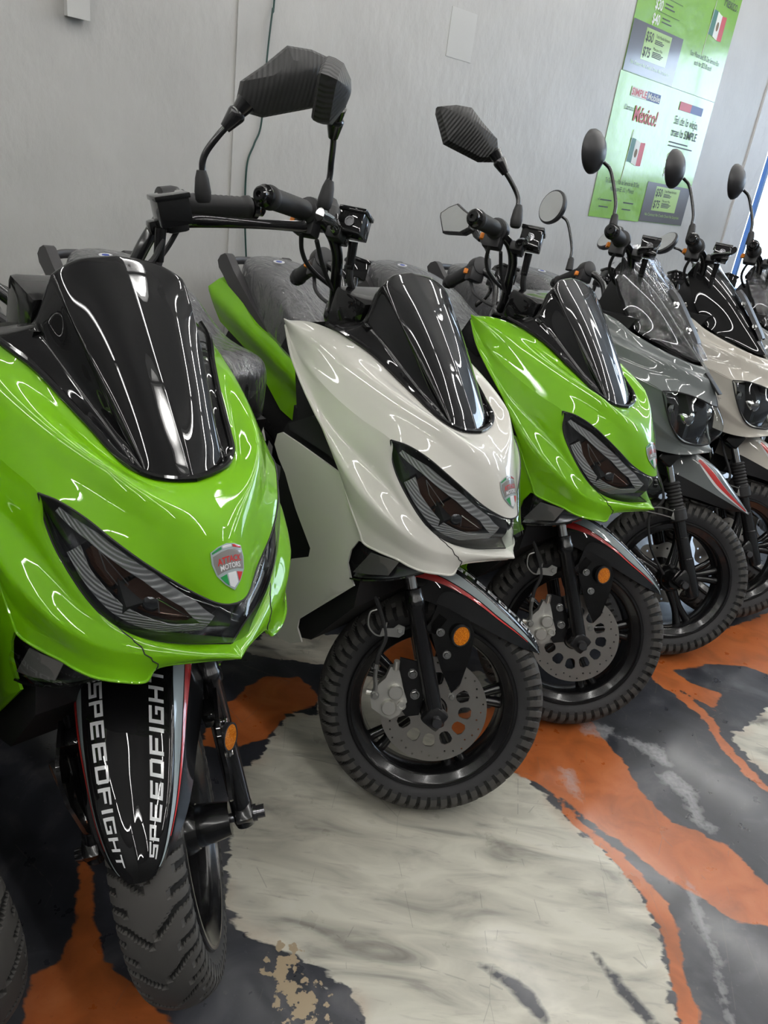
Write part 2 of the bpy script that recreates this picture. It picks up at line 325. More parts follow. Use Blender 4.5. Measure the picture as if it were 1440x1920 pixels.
    # thin scratches
    vs = N('ShaderNodeTexVoronoi', feature='DISTANCE_TO_EDGE'); vs.inputs['Scale'].default_value = 7; tc = N('ShaderNodeTexCoord'); mp = N('ShaderNodeMapping'); mp.inputs['Scale'].default_value = (1, .35, 1); mp.inputs['Rotation'].default_value = (0, 0, .8)
    L.new(tc.outputs['Object'], mp.inputs[0]); L.new(mp.outputs[0], vs.inputs['Vector'])
    scr = mth('MULTIPLY', mth('LESS_THAN', vs.outputs['Distance'], .0035), mth('GREATER_THAN', mid, .52))
    col = mixc(mth('MULTIPLY', scr, .3), col, (.12, .11, .10))
    L.new(col, b.inputs['Base Color'])
    rr = mth('ADD', mth('MULTIPLY', noise(20, 6), .22), .20); L.new(rr, b.inputs['Roughness']); inp(b, 'Coat Weight', .35); inp(b, 'Coat Roughness', .12)
    bp = N('ShaderNodeBump'); bp.inputs['Strength'].default_value = .25; bp.inputs['Distance'].default_value = .003; L.new(noise(26, 6), bp.inputs['Height']); L.new(bp.outputs[0], b.inputs['Normal'])
floor()

# ------------------------------------------------------------------ room shell
def wallmat(name, col, bump=.5):
    m = mat(name, col, .42); nt = m.node_tree; L = nt.links; b = nt.nodes['Principled BSDF']
    tc = nt.nodes.new('ShaderNodeTexCoord'); n = nt.nodes.new('ShaderNodeTexNoise'); n.inputs['Scale'].default_value = 3; n.inputs['Detail'].default_value = 10
    r = nt.nodes.new('ShaderNodeValToRGB'); r.color_ramp.elements[0].color = (*[c*.9 for c in col], 1); r.color_ramp.elements[1].color = (*[min(1, c*1.05) for c in col], 1); r.color_ramp.elements[0].position = .3; r.color_ramp.elements[1].position = .7
    L.new(tc.outputs['Object'], n.inputs['Vector']); L.new(n.outputs['Fac'], r.inputs[0])
    mp = nt.nodes.new('ShaderNodeMapping'); mp.inputs['Scale'].default_value = (1, 1, .6); n2 = nt.nodes.new('ShaderNodeTexNoise'); n2.inputs['Scale'].default_value = 26; n2.inputs['Detail'].default_value = 7
    L.new(tc.outputs['Object'], mp.inputs[0]); L.new(mp.outputs[0], n2.inputs['Vector'])
    v = nt.nodes.new('ShaderNodeTexVoronoi'); v.inputs['Scale'].default_value = 11; L.new(tc.outputs['Object'], v.inputs['Vector'])
    st = nt.nodes.new('ShaderNodeMath'); st.operation = 'LESS_THAN'; st.inputs[1].default_value = .075; L.new(v.outputs['Distance'], st.inputs[0])
    mx = nt.nodes.new('ShaderNodeMix'); mx.data_type = 'RGBA'; mx.inputs[7].default_value = (*[c*.55 for c in col], 1)
    pw = nt.nodes.new('ShaderNodeMath'); pw.operation = 'MULTIPLY'; pw.inputs[1].default_value = .0; L.new(st.outputs[0], pw.inputs[0])
    L.new(pw.outputs[0], mx.inputs[0]); L.new(r.outputs[0], mx.inputs[6]); L.new(mx.outputs[2], b.inputs['Base Color'])
    ad = nt.nodes.new('ShaderNodeMath'); ad.operation = 'ADD'; L.new(n2.outputs['Fac'], ad.inputs[0]); L.new(n.outputs['Fac'], ad.inputs[1])
    bp = nt.nodes.new('ShaderNodeBump'); bp.inputs['Strength'].default_value = bump; bp.inputs['Distance'].default_value = .006; L.new(ad.outputs[0], bp.inputs['Height']); L.new(bp.outputs[0], b.inputs['Normal'])
    return m
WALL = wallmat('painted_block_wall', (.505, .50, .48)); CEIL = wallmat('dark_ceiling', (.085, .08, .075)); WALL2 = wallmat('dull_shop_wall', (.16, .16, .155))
S0, S1, D1, HC = -3.6, 8.2, 6.2, 3.1
def slab(s0, s1, d0, d1, z0, z1):
    c = [room(s, d, z) for z in (z0, z1) for d in (d0, d1) for s in (s0, s1)]
    return [tuple(p) for p in c], [(0, 1, 3, 2), (4, 6, 7, 5), (0, 4, 5, 1), (2, 3, 7, 6), (0, 2, 6, 4), (1, 5, 7, 3)]
WS0, WS1, WZ0, WZ1 = 5.31, 7.7, .70, 2.35          # window opening in the long wall
structure('wall_back', join(slab(S0, WS0, -.25, 0, 0, HC), slab(WS1, S1, -.25, 0, 0, HC), slab(WS0, WS1, -.25, 0, 0, WZ0), slab(WS0, WS1, -.25, 0, WZ1, HC)), WALL, smooth=False)
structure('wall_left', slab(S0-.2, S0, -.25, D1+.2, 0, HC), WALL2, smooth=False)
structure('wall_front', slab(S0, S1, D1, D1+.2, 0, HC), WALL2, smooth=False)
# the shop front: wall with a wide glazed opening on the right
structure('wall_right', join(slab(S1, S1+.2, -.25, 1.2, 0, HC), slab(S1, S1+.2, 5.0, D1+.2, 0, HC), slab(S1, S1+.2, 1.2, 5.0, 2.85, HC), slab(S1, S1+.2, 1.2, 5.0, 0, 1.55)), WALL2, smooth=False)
structure('ceiling', slab(S0-.2, S1+.2, -.25, D1+.2, HC, HC+.15), CEIL, smooth=False)
WHTM = mat('white_window_trim', (.62, .62, .62), .45, bump=(14, .9, .01))
BLUF = mat('blue_window_frame', (.10, .20, .42), .4)
win = structure('window_1', slab(WS0+.36, WS1-.05, -.16, -.13, WZ0+.06, WZ0+.12), BLUF, smooth=False)
part('window_trim', mesh('window_trim', join(slab(WS0, WS0+.012, -.2, .012, WZ0, WZ1), slab(WS0, WS0+.30, -.2, -.17, WZ0, WZ1), slab(WS0, WS1, -.25, .02, WZ0-.03, WZ0), slab(WS0+.012, WS0+.29, -.03, .004, WZ0, WZ1)), WHTM, smooth=False), win)
part('window_frame', mesh('window_frame', join(*[slab(s, s+.03, -.05, -.02, WZ0, WZ1) for s in (WS0+.30, WS0+.42, WS0+1.0, WS0+1.7)]), BLUF, smooth=False), win)
part('window_pane', mesh('window_pane', slab(WS0+.3, WS1, -.215, -.21, WZ0, WZ1), glass('window_glass', (.95, .97, 1)), smooth=False), win)
win2 = structure('window_2', join(*[slab(S1+.06, S1+.12, d, d+.06, 1.55, 2.85) for d in (1.2, 2.1, 3.05, 4.0, 4.94)], slab(S1+.06, S1+.12, 1.2, 5, 1.55, 1.61), slab(S1+.06, S1+.12, 1.2, 5, 2.79, 2.85)), BLUF, smooth=False)
part('window_pane', mesh('window_pane_2', slab(S1+.08, S1+.085, 1.2, 5, 1.58, 2.82), glass('window_glass'), smooth=False), win2)
structure('ground_outside', slab(S1+.2, S1+7, -3, 9, -.06, 0), mat('outside_concrete', (.45, .45, .44), .8), smooth=False)
structure('trim_1', slab(1.515, 1.545, 0, .006, 0, HC), WALL, smooth=False)

# ceiling tubes, in rows running away from the long wall
TUBM = mat('tube_glow', (1, 1, 1), .5, emis=(1.0, .985, .95), es=TUBE); FIX = mat('light_fixture', (.6, .6, .6), .5)
def cslab():
    c_ = [TD*s+ND*d+Vector((0, 0, z)) for z in (-.05, 0) for d in (-.62, .62) for s in (-.05, .05)]
    return [tuple(p_) for p_ in c_], [(0, 1, 3, 2), (4, 6, 7, 5), (0, 4, 5, 1), (2, 3, 7, 6), (0, 2, 6, 4), (1, 5, 7, 3)]
for s in (-2.3, -.95, .4, 1.75, 3.1, 4.45, 5.8):
    for d in (.85, 2.15, 3.45, 4.75):
        o = part('ceiling_light', mesh('ceiling_light_body', cslab(), FIX, smooth=False))
        o.location = TD*s - ND*d + ND*WD + Vector((0, 0, HC))
        part('light_tube', mesh('ceiling_light_tube', tube([ND*-.6+Vector((0, 0, -.07)), ND*.6+Vector((0, 0, -.07))], .013, 8), TUBM), o)
        thing(o, 'long white tube light fixed under the ceiling', 'light', 'ceiling tube lights')

# ------------------------------------------------------------------ shared scooter pieces (x forward, y to the rider's left, z up)
RAKE, S0X, RT = .4444, .0908, .2488
def steer_m(a):
    u = Vector((-math.sin(RAKE), 0, math.cos(RAKE))); S = Vector((S0X, 0, 0))
    return Matrix.Translation(S) @ Matrix.Rotation(a, 4, u) @ Matrix.Translation(-S)
def body_m(x, y, z, yaw, lean): return Matrix.Translation((x, y, z)) @ Matrix.Rotation(yaw, 4, 'Z') @ Matrix.Rotation(-lean, 4, 'X')
def tyre_vf(K=60, NC=960, depth=.007):
    def f():
        fl = []; ts = np.concatenate([-np.linspace(1, .72, 7)[:-1], np.linspace(-.72, .72, 31), np.linspace(.72, 1, 7)[1:]]); V = []
        sec = []
        for t in ts:
            a = abs(t)
            if a < .72: q = a/.72; y = .050*math.sin(q*1.32)/math.sin(1.32); r = RT-.024*(1-math.cos(q*1.32))/(1-math.cos(1.32))
            else: q = (a-.72)/.28; y = .050+.004*math.sin(q*pi)-.008*q; r = RT-.024-(RT-.024-.183)*q
            sec.append((math.copysign(y, t), r, a/.72))
        for i in range(NC):
            u = 2*pi*i/NC
            for y, r, a in sec:
                g = 0
                if a <= 1.15:
                    ph = (u*K/(2*pi)-2.4*min(a, .5)-.5*max(0, a-.5)+(.0 if y > 0 else .5)) % 3
                    w = .42
                    if ph < w and a > .05: g = 1
                    elif 1 < ph < 1+w and a > .45: g = 1
                    elif 2 < ph < 2+w and a > .62: g = 1
                rr = r-depth*g
                V.append((rr*math.cos(u), y, RT+rr*math.sin(u))); fl.append(g if a <= 1.15 else 2)
        n = len(sec); F = []
        for i in range(NC):
            for j in range(n-1): F.append((i*n+j, i*n+j+1, ((i+1) % NC)*n+j+1, ((i+1) % NC)*n+j))
        TYG[:] = [0 if any(fl[q] == 2 for q in ff) else (1 if sum(fl[q] for q in ff) >= 3 else 2) for ff in F]
        return V, F
    return f
TYG = []
O = (0, 0, RT)
def ring(prof, seg=72):      # profile (y, r) closed around the axle
    return lathe(prof, O, (0, 1, 0), seg, cap=False)
def rim_vf():
    L = [ring([(-.046, .186), (-.050, .183), (-.050, .178), (-.044, .174), (-.040, .160), (-.030, .154), (.030, .154), (.040, .160), (.044, .174), (.050, .178), (.050, .183), (.046, .186), (0, .176), (-.046, .186)])]
    L.append(lathe([(-.045, .0), (-.045, .036), (-.03, .042), (.03, .042), (.045, .036), (.045, 0)], O, (0, 1, 0), 32))
    for k in range(5):
        for da, w in ((-.11, .011), (.11, .011)):
            a = 2*pi*k/5+.3
            p = [(math.cos(a+da*1.6)*.036, 0, RT+math.sin(a+da*1.6)*.036), (math.cos(a+da*.6)*.10, 0, RT+math.sin(a+da*.6)*.10), (math.cos(a+da)*.156, 0, RT+math.sin(a+da)*.156)]
            L.append(tube(p, [.014, .011, .013], 8, 7))
    return join(*L)
def disc_vf():
    holes = []
    for k in range(12):
        a = 2*pi*k/12+.13; c, s = math.cos(a), math.sin(a); r0, r1, w0, w1 = .056, .080, .30, .34
        pts = []
        for da, r in ((-.17, .058), (-.19, .066), (-.17, .077), (-.08, .082), (.08, .082), (.17, .077), (.19, .066), (.17, .058), (.07, .054), (-.07, .054)): pts.append((r*math.cos(a+da), r*math.sin(a+da)))
        holes.append(pts)
    holes.append(circ(0, 0, .030, 32))
    for k in range(36):
        a = 2*pi*k/36; r = (.096, .102, .107)[k % 3]; holes.append(circ(r*math.cos(a), r*math.sin(a), .0022, 8))
    return plate(circ(0, 0, .1144, 96), holes, .004, lambda u, v, w: (u, -.066+w, RT+v))
def hexbolt(p, ax, r=.007, h=.006):
    return join(lathe([(0, r), (h*.6, r), (h, r*.8), (h, 0)], p, ax, 6), lathe([(-.001, r*1.35), (.001, r*1.35), (.001, 0)], p, ax, 16))
def spring(c, r, h0, h1, ax=(0, 0, 1), n=9):
    pr = []
    for i in range(n*2+1):
        pr.append((h0+(h1-h0)*i/(n*2), r*(1.0 if i % 2 else .82)))
    return lathe(pr, c, ax, 24)
def grip_vf():
    a, b = Vector((-.497, -.195, 1.137)), Vector((-.552, -.316, 1.110)); d = (b-a).normalized(); L = (b-a).length; pr = [(0, .020), (.008, .0225)]
    for i in range(22):
        h = .012+(L-.03)*i/21; pr += [(h, .0182 if i % 2 else .0172)]
    pr += [(L-.014, .020), (L-.006, .0205), (L-.003, .017)]
    return lathe([(-.02, .012)]+pr, a, d, 24)
def barend_vf():
    a, b = Vector((-.497, -.195, 1.137)), Vector((-.552, -.316, 1.110)); d = (b-a).normalized(); L = (b-a).length
    return lathe([(L-.003, .012), (L, .0175), (L+.008, .0185), (L+.013, .014), (L+.016, .0125), (L+.021, .013), (L+.024, .010), (L+.024, .005), (L+.018, .004), (L+.018, 0)], a, d, 28)
GA = (Vector((-.552, -.316, 1.110))-Vector((-.497, -.195, 1.137))).normalized()
def switch_vf(): 
    a = Vector((-.497, -.195, 1.137))
    return join(lathe([(-.035, .012), (-.032, .024), (-.012, .027), (-.002, .026), (0, .016)], a, GA, 24), box(a-GA*.018+Vector((-.004, 0, -.024)), (.044, .034, .040), .007, Matrix.Rotation(-.42, 3, 'Z')))
def lever_vf(): return tube([(-.437, -.198, 1.118), (-.440, -.225, 1.114), (-.432, -.27, 1.108), (-.434, -.33, 1.098), (-.447, -.385, 1.087), (-.450, -.394, 1.086)], [.011, .010, .0085, .0075, .009, .0105], 10, 22, flat=.75)
def lever_hub(): return join(box((-.438, -.188, 1.113), (.03, .035, .022), .006, Matrix.Rotation(-.3, 3, 'Z')), hexbolt((-.436, -.192, 1.124), (0, 0, 1), .006))
def mcyl_vf():
    r = Matrix.Rotation(-.28, 3, 'Z')
    return join(box((-.410, -.186, 1.137), (.048, .050, .040), .003, r), box((-.410, -.186, 1.1595), (.053, .055, .008), .002, r), box((-.433, -.168, 1.115), (.028, .05, .022), .006, r), lathe([(0, .009), (.05, .008)], (-.405, -.165, 1.115), (.1, .3, -1), 12))
def sight_vf(): return lathe([(0, .009), (.003, .009), (.003, .0065), (.0015, .006), (.0015, 0)], Vector((-.410, -.186, 1.137))+Matrix.Rotation(-.28, 3, 'Z')@Vector((-.0, -.0255, 0)), Matrix.Rotation(-.28, 3, 'Z')@Vector((0, -1, 0)), 20)
def bar_vf():
    h = [(-.42, -.0, .995), (-.42, -.04, 1.0), (-.42, -.07, 1.018), (-.424, -.10, 1.05), (-.432, -.135, 1.093), (-.452, -.163, 1.121), (-.48, -.18, 1.134), (-.505, -.21, 1.134)]
    return join(tube(h, .011, 14, 40), mir(tube(h, .011, 14, 40)), lathe([(0, .022), (.03, .020), (.16, .018)], (-.405, 0, .985), (.43, 0, -.90), 20), box((-.414, 0, 1.0), (.045, .085, .035), .006))
def cable(pts, r=.0042, n=40): return tube(pts, r, 8, n)
def boot_vf(): 
    return lathe([(-.012, .010), (-.008, .0125), (.004, .0135), (.024, .011), (.036, .0075)], (-.466, -.238, 1.150), (0, -.12, 1), 18)

RUBD = mat('groove_rubber', (0.006, 0.006, 0.006), .8)
def pfit(row, deg=3, keep=1):
    A = np.array(row, float); B = A.copy(); t = A[keep:, 0]
    for k in (1, 2): B[keep:, k] = np.polyval(np.polyfit(t, A[keep:, k], deg), t)
    return B
# ---- parts that steer, first kind of scooter; built for the rider's right side and mirrored where needed
def mirror_shape():
    P = [(.000, -.004), (.000, .012), (.010, .036), (.050, .055), (.090, .078), (.127, .070), (.160, .054), (.158, .042), (.123, -.010), (.036, -.017)]
    n = len(P); cx, cz = .078, .032
    def loop(s, x, dx=0, dz=0): return [(x, -(.316+cx+(p[0]-cx)*s+dx), 1.267+cz+(p[1]-cz)*s+dz) for p in P]
    V = []; lo = [loop(.93, -.502), loop(1.0, -.498), loop(1.0, -.488), loop(.93, -.474), loop(.42, -.458, .01, .006), loop(.1, -.454, .015, .008)]
    for l in lo: V += l
    F = [tuple(range(n))]
    for i in range(len(lo)-1):
        for k in range(n): F.append((i*n+k, i*n+(k+1) % n, (i+1)*n+(k+1) % n, (i+1)*n+k))
    F.append(tuple((len(lo)-1)*n+k for k in range(n)))
    g = loop(.88, -.5025); G_ = (g, [tuple(range(n))])
    return (V, F), G_
MSH, MGL = mirror_shape()
def mstem_vf(): return join(tube([(-.467, -.243, 1.178), (-.468, -.246, 1.196), (-.470, -.256, 1.212), (-.471, -.278, 1.232), (-.473, -.298, 1.247)], .0055, 10, 20), lathe([(0, .0085), (.026, .0145), (.030, .0145), (.034, .012), (.052, .016)], (-.473, -.290, 1.241), (0, -.72, .60), 18))
def round_mirror():
    c = Vector((-.645, -.245, 1.322)); ax = Vector((.80, -.60, .06)).normalized()
    body = lathe([(-.014, .0), (-.014, .052), (-.010, .056), (-.002, .056), (.008, .050), (.020, .034), (.027, .012), (.028, 0)], c, ax, 32)
    gl = lathe([(-.0148, 0), (-.0146, .050)], c, ax, 32, cap=False)
    st = tube([(-.543, -.24, 1.178), (-.550, -.24, 1.215), (-.585, -.24, 1.285), (-.612, -.243, 1.303)], .0048, 10, 20)
    return body, gl, st
FEN = [  # rows: centre, text inner, stripe start, white/red, red end, skirt
 [(-.13, 0, .572), (-.07, 0, .567), (-.02, 0, .554), (.03, 0, .533), (.08, 0, .507), (.125, 0, .484), (.165, 0, .459), (.192, 0, .434), (.206, 0, .413)],
 [(-.13, -.035, .570), (-.07, -.034, .566), (-.02, -.033, .552), (.03, -.031, .531), (.08, -.028, .505), (.125, -.025, .481), (.165, -.020, .456), (.191, -.015, .432), (.205, -.008, .413)],
 [(-.13, -.066, .558), (-.07, -.066, .553), (-.02, -.063, .541), (.03, -.060, .521), (.08, -.055, .496), (.125, -.048, .471), (.162, -.038, .448), (.187, -.027, .427), (.202, -.015, .413)],
 [(-.13, -.082, .536), (-.07, -.081, .531), (-.02, -.077, .518), (.03, -.071, .499), (.08, -.063, .475), (.125, -.054, .455), (.160, -.043, .437), (.184, -.032, .423), (.199, -.019, .413)],
 [(-.13, -.089, .521), (-.07, -.088, .517), (-.02, -.083, .505), (.03, -.076, .488), (.08, -.067, .466), (.125, -.057, .447), (.158, -.046, .433), (.181, -.034, .421), (.197, -.021, .4125)],
 [(-.13, -.100, .480), (-.07, -.099, .476), (-.02, -.093, .462), (.03, -.084, .454), (.08, -.075, .440), (.125, -.063, .428), (.155, -.050, .421), (.178, -.037, .417), (.195, -.022, .412)]]
FG = net(FEN, 65, 41)
def surf_at(Gd, u, v):       # bilinear position and normal on a grid
    m, n = Gd.shape[:2]; x = min(max(u, 0), 1)*(n-1); y = min(max(v, 0), 1)*(m-1); i, j = min(int(y), m-2), min(int(x), n-2); a, b = y-i, x-j
    p = (1-a)*(1-b)*Gd[i, j]+(1-a)*b*Gd[i, j+1]+a*(1-b)*Gd[i+1, j]+a*b*Gd[i+1, j+1]
    nn = np.cross(Gd[i, j+1]-Gd[i, j], Gd[i+1, j]-Gd[i, j]); l = np.linalg.norm(nn); return p, (nn/l if l > 1e-9 else np.array([0, 0, 1.]))
def patch_uv(Gd, u0, u1, v0, v1, off, nu=30, nv=6, ends=None):   # strip on a surface; v0, v1 may be functions of u
    S = np.zeros((nv, nu, 3))
    for j in range(nu):
        u = u0+(u1-u0)*j/(nu-1); a = v0(u) if callable(v0) else v0; b = v1(u) if callable(v1) else v1
        for i in range(nv):
            p, n = surf_at(Gd, u, a+(b-a)*i/(nv-1)); S[i, j] = p+n*off
    return S
NSG = -1 if surf_at(FG, .3, .2)[1][2] < 0 else 1
def split_long(VF, L):       # cut the triangles of flat lettering so that it bends with the surface
    me = bpy.data.meshes.new('x'); me.from_pydata(VF[0], [], VF[1]); bm = bmesh.new(); bm.from_mesh(me)
    bmesh.ops.triangulate(bm, faces=bm.faces[:])
    for _ in range(3):
        es = [e for e in bm.edges if e.calc_length() > L]
        if not es: break
        bmesh.ops.subdivide_edges(bm, edges=es, cuts=1)
        bmesh.ops.triangulate(bm, faces=bm.faces[:])
    V = [tuple(v.co) for v in bm.verts]; bm.verts.index_update(); F = [tuple(v.index for v in f.verts) for f in bm.faces]; bm.free(); bpy.data.meshes.remove(me); return V, F
def block_text(t, sh=.16, gap=.22):
    w, k, L = .92, .20, []; x = 0.
    D = {'S': [(0, .8, 1.06, 1), (0, .4, w, .6), (-.12, 0, w, .2), (0, .5, k, .9), (w-k, .1, w, .5)], 'P': [(0, 0, k, 1), (0, .8, w, 1), (0, .38, w, .56), (w-k, .45, w, .95)], 'E': [(0, 0, k, 1), (0, .8, w, 1), (0, .4, w*.92, .6), (0, 0, w, .2)],
         'D': [(0, 0, k, 1), (0, .8, w*.93, 1), (0, 0, w*.93, .2), (w-k, .08, w, .92)], 'F': [(0, 0, k, 1), (0, .8, w, 1), (0, .4, w*.9, .6)], 'I': [(0, 0, k, 1)], 'G': [(0, .05, k, .95), (0, .8, w, 1), (0, 0, w, .2), (w-k, .05, w, .55), (w*.5, .42, w, .58)],
         'H': [(0, 0, k, 1), (w-k, 0, w, 1), (0, .4, w, .6)], 'T': [(-.02, .8, w+.1, 1), (w/2-k/2, 0, w/2+k/2, 1)]}
    for c in t:
        for a, b, c_, d in D[c]: L.append(([(x+a+sh*b, b, 0), (x+c_+sh*b, b, 0), (x+c_+sh*d, d, 0), (x+a+sh*d, d, 0)], [(0, 1, 2, 3)]))
        x += (k if c == 'I' else w)+gap
    return join(*L)
def fender_text(side):
    V, F = split_long(block_text('SPEEDFIGHT'), .3)
    w = max(v[0] for v in V); out = []
    for x, y, z in V:
        q = x/w
        if side < 0: u = .20+.68*q                       # right side: reads towards the tip, letter tops to the centre
        else: u = .865-.68*q
        vv = .325-.125*y
        p, n = surf_at(FG, u, vv); p = p+n*NSG*.0012; out.append((p[0], p[1]*(1 if side < 0 else -1), p[2]))
    return out, F
def fork_vf():
    d = Vector((.109, -.012, -.230)).normalized(); a = Vector((-.109, -.108, .479))
    return join(lathe([(-.02, .012), (-.018, .0185), (.0, .0185), (.004, .0205), (.020, .0205), (.024, .0175), (.22, .0175), (.262, .0175), (.272, .014)], a, d, 24), box((-.004, -.122, .252), (.042, .030, .045), .008, Matrix.Rotation(.44, 3, 'Y')))
def forktube_vf():
    d = Vector((-.109, .004, .230)).normalized(); a = Vector((-.109, -.108, .479)); return lathe([(-.03, .0115), (.40, .0115)], a, d, 20)
def bracket_vf():
    o = [(-.060, .480), (-.032, .476), (.012, .464), (.030, .440), (.034, .396), (.031, .330), (.018, .306), (-.018, .352), (-.053, .412), (-.064, .441)]
    return join(plate(o, (), .006, lambda u, v, w: (u, -.117+w+(.006 if v < .34 else 0), v)), box((-.05, -.105, .44), (.03, .03, .05), .005, Matrix.Rotation(.4, 3, 'Y')))
def caliper_vf():
    o = [(-.116, .325), (-.100, .328), (-.085, .300), (-.078, .285), (-.064, .262), (-.072, .232), (-.086, .218), (-.105, .220), (-.132, .231), (-.142, .255), (-.130, .285), (-.120, .300)]
    L = [plate(o, (), .022, lambda u, v, w: (u, -.092+w, v)), lathe([(0, .007), (.02, .006)], (-.105, -.105, .325), (-.15, -.3, .9), 10), lathe([(0, .006), (.012, .006)], (-.14, -.1, .262), (-1, 0, 0), 8)]
    return join(*L)
def piston_vf(): return join(*[lathe([(0, .0155), (.012, .0155), (.015, .0135), (.015, 0)], (x, -.101, z), (0, -1, 0), 22) for x, z in ((-.0935, .278), (-.099, .243))], lathe([(0, .009), (.012, .009), (.012, .006), (.009, .005), (.009, 0)], (-.074, -.101, .254), (0, -1, 0), 16))
def calmount_vf(): return plate([(-.10, .345), (-.064, .345), (-.030, .28), (-.030, .235), (-.055, .225), (-.085, .25), (-.098, .29)], (), .006, lambda u, v, w: (u, -.083+w, v))
HOSE = [(-.255, -.085, .66), (-.235, -.105, .56), (-.215, -.115, .484), (-.186, -.118, .461), (-.162, -.118, .425), (-.144, -.118, .388), (-.149, -.118, .348), (-.146, -.115, .318)]
def fit_vf(): return join(tube([(-.147, -.115, .325), (-.143, -.112, .300), (-.138, -.110, .285), (-.134, -.108, .262)], .0045, 8, 12), lathe([(0, .007), (.010, .007)], (-.147, -.115, .318), (0, 0, 1), 6), hexbolt((-.134, -.112, .262), (0, -1, 0), .007, .008))
def hosebr_vf(): return join(plate([(-.157, .388), (-.118, .394), (-.110, .404), (-.112, .418), (-.126, .420), (-.134, .410), (-.156, .404)], (), .003, lambda u, v, w: (u, -.120+w, v)), tube([(-.150, -.12, .418), (-.150, -.12, .392), (-.166, -.12, .388), (-.184, -.118, .402), (-.188, -.117, .428), (-.176, -.116, .438)], .0019, 6, 24), hexbolt((-.120, -.122, .408), (0, -1, 0), .006, .004))
def refl_vf(): return lathe([(0, 0), (0, .0205), (-.006, .0205)], (.003, -.131, .431), (.45, -.9, .05), 32)
def refl_rim(): return lathe([(-.006, 0), (-.006, .0225), (.0015, .0225), (.0015, .0195), (-.001, .0195), (-.001, 0)], (.0025, -.130, .431), (.45, -.9, .05), 32, cap=False)

